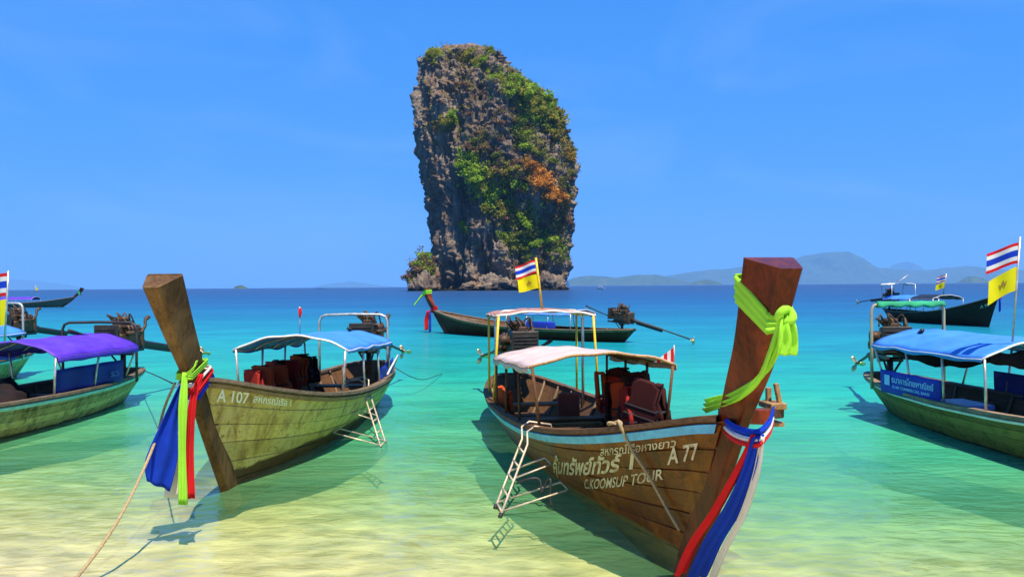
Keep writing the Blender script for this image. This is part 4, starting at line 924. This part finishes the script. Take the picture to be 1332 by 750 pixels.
MB().tube([(0, 0, 0), (0.0, 0, 0.38)], 0.009, 6).build('pole', ALU, pB); MB().sheet(ribbon_grid([(0.004, -.01, 0.37), (0.012, -.02, 0.31), (0.006, -.015, 0.24)], [0.016, 0.024, 0.01], [(1, 0, 0)] * 3, 2, 0.008, 7), 0.004).build('furled_flag', CRED, pB)
MxB = np.array(local(bB)); locB = local(bB) @ Vector((0.8, 0, 0.2))
scB = empty('lime_scarf', locB); tag(scB, 'lime green scarf knotted on the A 107 prow with a straight hanging end', 'scarf', 'coloured cloths tied to the prows')
rg = toW(MxB, prow_ring(hB, 1.30, 1.36, 0.025)); world_part('wrap', ribbon_grid(rg, [0.03] * 25, [(0, 0, 1)] * 25, 2.5, 0.008, 9, 3), LIME, scB)
world_part('hanging_end', ribbon_grid([W(241, 484, 7.28), W(238, 530, 7.24), W(237, 590, 7.24), W(238, 656, 7.22)], [0.028, 0.045, 0.042, 0.038], [(1, -0.2, 0)] * 4, 2.6, 0.014, 13), LIME, scB)
world_part('short_end', ribbon_grid([W(243, 486, 7.27), W(252, 478, 7.2), W(256, 470, 7.25)], [0.02, 0.03, 0.012], [(0.4, 0, 1)] * 3, 1.5, 0.008, 7), LIME, scB)
wb = toW(MxB, prow_ring(hB, 1.16, 1.26, 0.045)); wb2 = toW(MxB, prow_ring(hB, 1.22, 1.30, 0.04)); wb3 = toW(MxB, prow_ring(hB, 1.10, 1.21, 0.04))
vup = [(0, 0, 1)] * 7
sash('tricolour sash on the A 107 prow with a billowing blue end', [
    ('red_wrap', CRED, wb, [0.03] * 25, [(0, 0, 1)] * 25, 1.6, 0.008), ('white_wrap', CWHITE, wb2, [0.02] * 25, [(0, 0, 1)] * 25, 1.2, 0.006), ('blue_wrap', CBLUE, wb3, [0.028] * 25, [(0, 0, 1)] * 25, 1.4, 0.006),
    ('red_end', CRED, [W(262, 486, 7.35), W(251, 520, 7.3), W(246, 585, 7.3), W(247, 648, 7.28)], [0.02, 0.03, 0.038, 0.045], [(1, 0.2, 0)] * 4, 1.6, 0.012),
    ('white_end', CWHITE, [W(236, 508, 7.34), W(233, 560, 7.34), W(227, 605, 7.36), W(222, 646, 7.38)], [0.015, 0.03, 0.045, 0.06], [(1, 0.3, 0)] * 4, 1.4, 0.010),
    ('blue_end', CBLUE, [W(236, 500, 7.30), W(224, 545, 7.30), W(212, 588, 7.28), W(206, 632, 7.27)], [0.02, 0.085, 0.145, 0.11], [(1, 0.3, 0.1), (1, 0.3, 0.15), (1, 0.2, 0.3), (0.9, 0.2, -0.45)], 1.7, 0.026)], loc=locB)
rope('tan mooring rope from the A 107 prow down to the sand', [W(228, 497, 7.55), W(214, 530, 7.5), W(203, 570, 7.3), W(186, 612, 7.0), W(160, 665, 6.5), W(130, 712, 6.1), Wz(98, 753, 0.02), Wz(70, 790, 0.03)], 0.013)
rope('thin stern line of the A 107 boat leading over the water', [hB.pt(0.02, 1, 1) @ MxB[:3, :3].T + MxB[:3, 3], W(545, 493, 16.0), Wz(575, 486, 0.02)], 0.008, BLACK)

# ------------------------------------------------------------------ violet-roofed boat on the left
bC, hC = make_boat('pale weathered longtail boat with violet cloth roof and turquoise stripe', (-8.15, 7.0), Vector((-0.10, -0.995)).normalized(), 8.6, 1.62, STEM, HC, strakes=6, rail=TURQ, railw=0.05, gun=GREYW)
gable(bC, hC, -5.2, -7.35, 0.82, 1.09, 0.23, TP, 3, trim=plain('violet_pipe', (0.12, 0.05, 0.5), 0.5), valance=0.09, sag=0.012)
arch(bC, hC, -7.5, 0.70, 1.50, 0.45, IRON, 0.024); add_engine(bC, (-8.15, 0.05, 1.08), -2, 0)
for x0, x1, mt, zz in ((-5.3, -7.1, NAVY, 0.55),):
    G = np.zeros((14, 6, 3))
    for i, x in enumerate(np.linspace(x0, x1, 14)):
        for j, z in enumerate(np.linspace(zz - 0.05, zz + 0.33, 6)): G[i, j] = (x, 0.69 + 0.02 * math.sin(i * 1.2), z)
    MB().sheet(G, 0.01).build('side_banner', mt, bC)
flat_text(bC, 'SCB', (-6.70, 0.722, 0.62), (-1, 0, 0), (0, 0, 1), 0.09, 0.24, worn_paint('faded_blue_print', (0.10, 0.18, 0.45), (0.02, 0.04, 0.25), 0.5))
for i, (x, y, s) in enumerate(((-5.0, 0.1, 0.5), (-4.4, -0.1, 0.62), (-5.5, -0.3, 0.55))):      # dark bags heaped under the roof
    Q = []; u = np.linspace(0.05, np.pi - 0.05, 14); v = np.linspace(0, 6.283, 20, endpoint=False); U_, V_ = np.meshgrid(u, v, indexing='ij'); Q = np.stack([np.sin(U_) * np.cos(V_), np.sin(U_) * np.sin(V_), np.cos(U_)], -1); Q = Q * (1 + 0.25 * fbm(Q * 1.7 + i * 5, 3))[..., None] * np.array([0.42, 0.4, 0.36]) * s * 1.6
    bo = MB().grid(Q, wrap=True, flip=True).build('cargo_bag', DARKC); bo.location = local(bC) @ Vector((x, y, 0.35)); tag(bo, ('smaller dark bag heaped between two others ahead of the violet roof', 'large dark bag lying farthest forward of the violet roof', 'dark lumpy bag lying underneath the violet roof')[i], 'bag', 'bags heaped in the violet roofed boat')
rope('thin line from the violet roofed boat towards the A 107 prow', [toW(np.array(local(bC)), hC.pt(0.01, 1, 1)), W(205, 489, 11.5), W(224, 498, 7.6)], 0.008, BLACK)
# ------------------------------------------------------------------ second boat on the left
bD, hD = make_boat('longtail boat with blue roof moored beyond the violet roofed boat', (-12.9, 11.8), Vector((-0.10, -0.995)).normalized(), 8.3, 1.62, STEM, HC, strakes=0, rail=TURQ, railw=0.05, ribs=False, gun=GREYW)
gable(bD, hD, -4.3, -7.2, 0.80, 1.10, 0.2, TB, 3); arch(bD, hD, -7.35, 0.62, 1.78, 0.45, ALU, 0.026); add_engine(bD, (-7.95, 0.05, 1.15), -3, 0)
G = np.zeros((10, 5, 3))
for i, x in enumerate(np.linspace(-4.6, -7.0, 10)):
    for j, z in enumerate(np.linspace(0.5, 0.85, 5)): G[i, j] = (x, 0.70 + 0.02 * math.sin(i * 1.2), z)
MB().sheet(G, 0.01).build('side_banner', BANB, bD)
b0 = Wz(6, 448, 1.15); b0 = W(6, 440, 17.2); flagpole('pole with national and yellow flags on the far blue roofed boat', W(6, 446, 17.2), W(11, 352, 17.2), [('national', 0.96, 0.64, 0.60, (-1, 0.2, 0), 0.05), ('yellow', 0.60, 0.24, 0.6, (-1, 0.1, 0), 0.22)], ALU, 0.02)

# ------------------------------------------------------------------ blue-roofed boat on the right
bG, hG = make_boat('olive longtail boat with blue roof and blue printed side banner', (6.85, 5.6), Vector((0.07, -0.998)).normalized(), 8.3, 1.66, STEM, HG, strakes=6, rail=WHITE, railw=0.028, gun=GREYW)
coG, GG = gable(bG, hG, -4.3, -6.9, 0.83, 1.17, 0.22, TB, 4, trim=WHITE, sag=0.012)
arch(bG, hG, -7.35, 0.60, 1.78, 0.42, plain('tan_pipe', (0.42, 0.36, 0.25), 0.5, 0.2), 0.026); add_engine(bG, (-7.85, -0.02, 1.02), -17, -2)
gc = MB(); Gc = np.zeros((16, 10, 3))
for i, y in enumerate(np.linspace(-0.52, 0.60, 16)):
    for j, a in enumerate(np.linspace(-1.9, 1.9, 10)): Gc[i, j] = (-7.35 + 0.06 * math.sin(a), y, 1.77 + 0.045 * math.cos(a) - 0.05 * abs(a) / 1.9 * (0.6 + 0.4 * math.sin(i * 1.7)))
gc.sheet(Gc, 0.008); gc.build('rolled_net', CGREEN, bG)
for nm, x0, x1, y, mt in (('side_banner', -5.25, -6.75, -0.77, BANB), ('side_banner', -4.2, -6.3, 0.72, NAVY)):
    G = np.zeros((14, 6, 3))
    for i, x in enumerate(np.linspace(x0, x1, 14)):
        for j, z in enumerate(np.linspace(0.46, 0.80, 6)): G[i, j] = (x, y + 0.01 * math.sin(i * 1.2 + j * 0.4), z)
    bo = MB().sheet(G, 0.01).build(nm, mt, bG)
    if y < 0:
        flat_text(bG, 'ธนาคารไทยพาณิชย์', (-6.42, -0.793, 0.64), (1, 0, 0), (0, 0, 1), 0.085, 1.05, INKW, 0.015, bo); flat_text(bG, 'SIAM COMMERCIAL BANK', (-6.40, -0.793, 0.56), (1, 0, 0), (0, 0, 1), 0.04, 0.95, INKW, 0.01, bo)
        MB().box((-6.55, -0.79, 0.66), (0.14, 0.008, 0.15), ch=0.3).build('printed_mark', INKW, bo)
for i, (x0, x1, y0, y1, zt) in enumerate(((-6.5, -5.2, -0.6, -0.1, 1.2), (-4.4, -4.9, -0.7, 0.8, 1.30))):
    G = np.zeros((20, 16, 3))
    for a, q in enumerate(np.linspace(0, 1, 20)):
        for b, w in enumerate(np.linspace(0, 2 * math.pi, 16)):
            rr = 0.13 * math.sin(math.pi * (0.06 + 0.88 * q)) ** 0.5; G[a, b] = (x0 + (x1 - x0) * q + 0.02 * math.cos(w), y0 + (y1 - y0) * q + rr * math.cos(w) * (1 if i == 0 else 0.6), zt - 0.12 - 0.06 * math.sin(math.pi * q) + rr * math.sin(w) * (0.8 + 0.15 * math.sin(a)))
    bo = MB().grid(G).build('tarp_bundle', DARKC); bo.matrix_world = local(bG); tag(bo, ('dark tarp bundle slung along beneath the blue roof of the olive boat', 'dark tarp bundle slung across the front of the olive boat roof')[i], 'tarp')
MB().box((-5.6, -0.3, 0.42), (0.7, 0.6, 0.06)).build('seat_cushion', plain('blue_vinyl', (0.06, 0.2, 0.5), 0.4), bG)
fpG = W(1317, 444, 9.9); flagpole('tall pole with national and yellow flags on the olive boat roof', fpG, W(1327, 308, 9.9), [('national', 0.94, 0.74, 0.36, (-1, 0.3, 0), 0.12), ('yellow', 0.71, 0.48, 0.33, (-1, 0.2, 0), 0.17)], ALU, 0.013)

# ------------------------------------------------------------------ dark boat beyond the A 77 boat
axF = Vector((-7.76, 7.2)).normalized()
bF, hF = make_boat('dark brown longtail boat afloat below the rock with lime ribbon on its prow', (-3.06, 36.5), axF, 10.2, 1.9, [(-0.17, -0.28), (0, 0), (0.42, 0.5), (0.80, 0.98), (1.15, 1.42), (1.45, 1.95)], HF, strakes=0, rail=TAN, railw=0.04, zs=0.46, sheer=0.82, prow_mat=P77, gun=GREYW)
gable(bF, hF, -4.6, -7.9, 0.8, 1.02, 0.16, TB, 4); add_engine(bF, (-9.75, 0, 0.86), 2, -5, 1.0)
G = np.zeros((10, 5, 3))
for i, x in enumerate(np.linspace(-4.7, -7.2, 10)):
    for j, z in enumerate(np.linspace(0.42, 0.72, 5)): G[i, j] = (x, 0.85 + 0.02 * math.sin(i * 1.2), z)
MB().sheet(G, 0.01).build('side_banner', BANB, bF)
MxF = np.array(local(bF)); locF = local(bF) @ Vector((1.0, 0, 1.0))
sF = empty('lime_scarf', locF); tag(sF, 'lime ribbon streaming from the tip of the dark boat prow', 'scarf', 'coloured cloths tied to the prows')
world_part('wrap', ribbon_grid(toW(MxF, prow_ring(hF, 1.78, 1.84, 0.03)), [0.10] * 25, [(0, 0, 1)] * 25, 2, 0.01, 9, 3), LIME, sF)
world_part('streaming_end', ribbon_grid(toW(MxF, [(1.42, 0, 1.80), (1.62, 0.1, 1.55), (1.8, 0.25, 1.25)]), [0.05, 0.08, 0.06], [(0.5, 0.5, 0.4)] * 3, 2, 0.03, 9), LIME, sF)
sF2 = empty('red_sash', locF); tag(sF2, 'red and blue sash hanging from the dark boat prow', 'sash', 'coloured cloths tied to the prows')
world_part('wrap', ribbon_grid(toW(MxF, prow_ring(hF, 1.02, 1.08, 0.03)), [0.09] * 25, [(0, 0, 1)] * 25, 2, 0.01, 9, 3), CRED, sF2)
world_part('red_end', ribbon_grid(toW(MxF, [(0.95, 0.16, 1.0), (1.0, 0.22, 0.6), (0.98, 0.24, 0.12)]), [0.07, 0.13, 0.11], [(0.7, 0.7, 0)] * 3, 2, 0.03, 9), CRED, sF2)
world_part('blue_end', ribbon_grid(toW(MxF, [(0.85, 0.14, 1.0), (0.80, 0.18, 0.6), (0.78, 0.20, 0.05)]), [0.03, 0.06, 0.06], [(0.7, 0.7, 0)] * 3, 2, 0.03, 9), CBLUE, sF2)

# ------------------------------------------------------------------ dark green-black boat on the right
bH, hH = make_boat('black green longtail boat with small raised white stern roof', (22.6, 38.3), Vector((0.10, -0.995)).normalized(), 8.6, 1.8, [(-0.17, -0.28), (0, 0), (0.30, 0.7), (0.62, 1.35), (0.85, 1.75), (1.0, 2.0)], HH, strakes=0, rail=None, sheer=1.25, zs=0.6, ribs=False, prow_mat=HH, gun=GREYW)
gable(bH, hH, -3.0, -4.9, 0.85, 1.30, 0.2, cloth('black_tarp', (0.02, 0.025, 0.04), 0.3, 0, 0.5), 2); gable(bH, hH, -5.0, -7.6, 0.85, 1.25, 0.2, TB, 3); gable(bH, hH, -6.9, -8.0, 0.72, 2.05, 0.06, cloth('white_tarp', (0.75, 0.7, 0.6), 0.1, 0.1), 2, name='stern_roof'); add_engine(bH, (-8.3, 0, 1.2), 2, 4, 1.1)
hull_text(bH, hH, 'A 98', (1275, 401), (1287, 398), (4, 4), -1, INK, 0.02)
flagpole('pole with small flags amidships on the black green boat', local(bH) @ Vector((-3.4, 0, 1.45)), W(1231, 356, 41.6), [('national', 0.95, 0.66, 0.42, (-0.8, 0.3, 0), 0.10), ('yellow', 0.62, 0.34, 0.42, (-0.8, 0.3, 0), 0.12)], ALU, 0.02)
flagpole('pole with one small faded flag at the black green boat stern', local(bH) @ Vector((-6.9, -0.6, 2.0)), W(1182, 357, 45.0), [('national', 0.95, 0.4, 0.32, (-0.8, 0.3, 0), 0.2)], ALU, 0.02)
locH = local(bH) @ Vector((0.6, 0, 1.2)); MxH = np.array(local(bH)); sH = empty('red_sash', locH); tag(sH, 'red and blue sash tied round the black green boat prow', 'sash', 'coloured cloths tied to the prows')
world_part('wrap', ribbon_grid(toW(MxH, prow_ring(hH, 1.55, 1.6, 0.04)), [0.18] * 25, [(0, 0, 1)] * 25, 2, 0.02, 9, 3), CRED, sH); world_part('blue_end', ribbon_grid(toW(MxH, [(0.8, -0.05, 1.5), (0.9, -0.1, 1.1), (0.88, -0.1, 0.75)]), [0.06, 0.1, 0.09], [(0.3, 1, 0)] * 3, 2, 0.03, 9), CBLUE, sH)

# ------------------------------------------------------------------ far boat on the left horizon
bE, hE = make_boat('grey brown longtail boat far out with violet roof under the horizon', (-53.4, 96), (1, 0), 10.5, 1.9, [(-0.17, -0.28), (0, 0), (0.9, 0.6), (1.5, 1.15), (2.1, 1.65), (2.5, 2.15)], wood('grey_brown_hull', (0.10, 0.08, 0.05), (0.24, 0.2, 0.13), 0.6), strakes=0, ribs=False, prow_mat=HF, boards=False, prow_top=(0.09, 0.2, 0.36))
gable(bE, hE, -3.2, -7.0, 0.95, 0.95, 0.3, TP, 3)
locE = local(bE) @ Vector((2.0, 0, 1.6)); sE = empty('lime_scarf', locE); tag(sE, 'pale green ribbon on the far violet roofed boat prow', 'scarf', 'coloured cloths tied to the prows'); world_part('wrap', ribbon_grid(toW(np.array(local(bE)), prow_ring(hE, 1.6, 1.7, 0.05)), [0.22] * 25, [(0, 0, 1)] * 25, 2, 0.01, 9, 3), CGREEN, sE)

# ------------------------------------------------------------------ tiny craft far out
def small_craft(label, px, py, D, L, hullm, sail=None, cabin=False):
    p = W(px, py, D); r = empty('small_boat', (p.x, p.y, 0), 0.3); tag(r, label, 'boat', 'tiny boats far out'); h = Hull(L, L * 0.3, [(-0.1, -0.2), (0, 0), (0.4, 0.5), (0.6, 0.9)], 0.6, 0.5); U = us(0, 1, 20); mb = MB()
    for sd in (1, -1): mb.grid(h.pt(U[:, None], np.linspace(0, 1, 6)[None, :], sd) + np.array([L / 2, 0, 0]), 0, flip=sd > 0)
    T = np.stack([h.pt(U, 0.9, 1), h.pt(U, 0.9, -1)], 1) + np.array([L / 2, 0, 0]); mb.grid(T, 0); mb.build('hull', hullm, r)
    if cabin:
        MB().box((-0.2, 0, 1.9), (L * 0.5, L * 0.24, 0.12)).build('roof', WHITE, r)
        for sx in (-1, 1):
            for sy in (-1, 1): MB().tube([(-0.2 + sx * L * 0.2, sy * L * 0.1, 0.5), (-0.2 + sx * L * 0.2, sy * L * 0.1, 1.9)], 0.05, 6).build('post', WHITE, r)
    if sail:
        MB().tube([(0, 0, 0.4), (0, 0, 7.5)], 0.07, 6).build('mast', WHITE, r); G = np.zeros((8, 5, 3))
        for i, q in enumerate(np.linspace(0, 1, 8)):
            for j, w in enumerate(np.linspace(0, 1, 5)): G[i, j] = (0.1 + 3.0 * w * (1 - q), 0.4 * math.sin(w * 2) * (1 - q), 1 + 6 * q)
        MB().sheet(G, 0.03).build('sail', sail, r)
    return r
small_craft('small white boat afloat right of the rock stack', 781, 376, 420, 4.2, WHITE, None, True)
small_craft('tiny sailing boat with yellow sail on the left horizon', 46, 378, 900, 5.0, WHITE, CYEL)
small_craft('tiny dark boat on the horizon left of the rock stack', 416, 376, 1300, 14.0, HF)

# ------------------------------------------------------------------ sea air
def make_haze():
    mb = MB(); x, y0, y1, z0, z1 = 42000, -300, 40000, -9.0, 1100.0
    v = [(-x, y0, z0), (x, y0, z0), (x, y1, z0), (-x, y1, z0), (-x, y0, z1), (x, y0, z1), (x, y1, z1), (-x, y1, z1)]
    mb.add(v, [[3, 2, 1, 0], [4, 5, 6, 7], [0, 1, 5, 4], [1, 2, 6, 5], [2, 3, 7, 6], [3, 0, 4, 7]])
    m, t, b = newmat('sea_air'); t.nodes.remove(b); pv = N(t, 'ShaderNodeVolumePrincipled'); pv.inputs['Color'].default_value = (0.24, 0.56, 1.0, 1); pv.inputs['Density'].default_value = 0.6e-4; pv.inputs['Anisotropy'].default_value = 0.0
    t.links.new(pv.outputs[0], t.nodes['Material Output'].inputs['Volume'])
    o = mb.build('haze', m); tag(o, 'blue sea haze over the bay', kind='stuff')
make_haze()
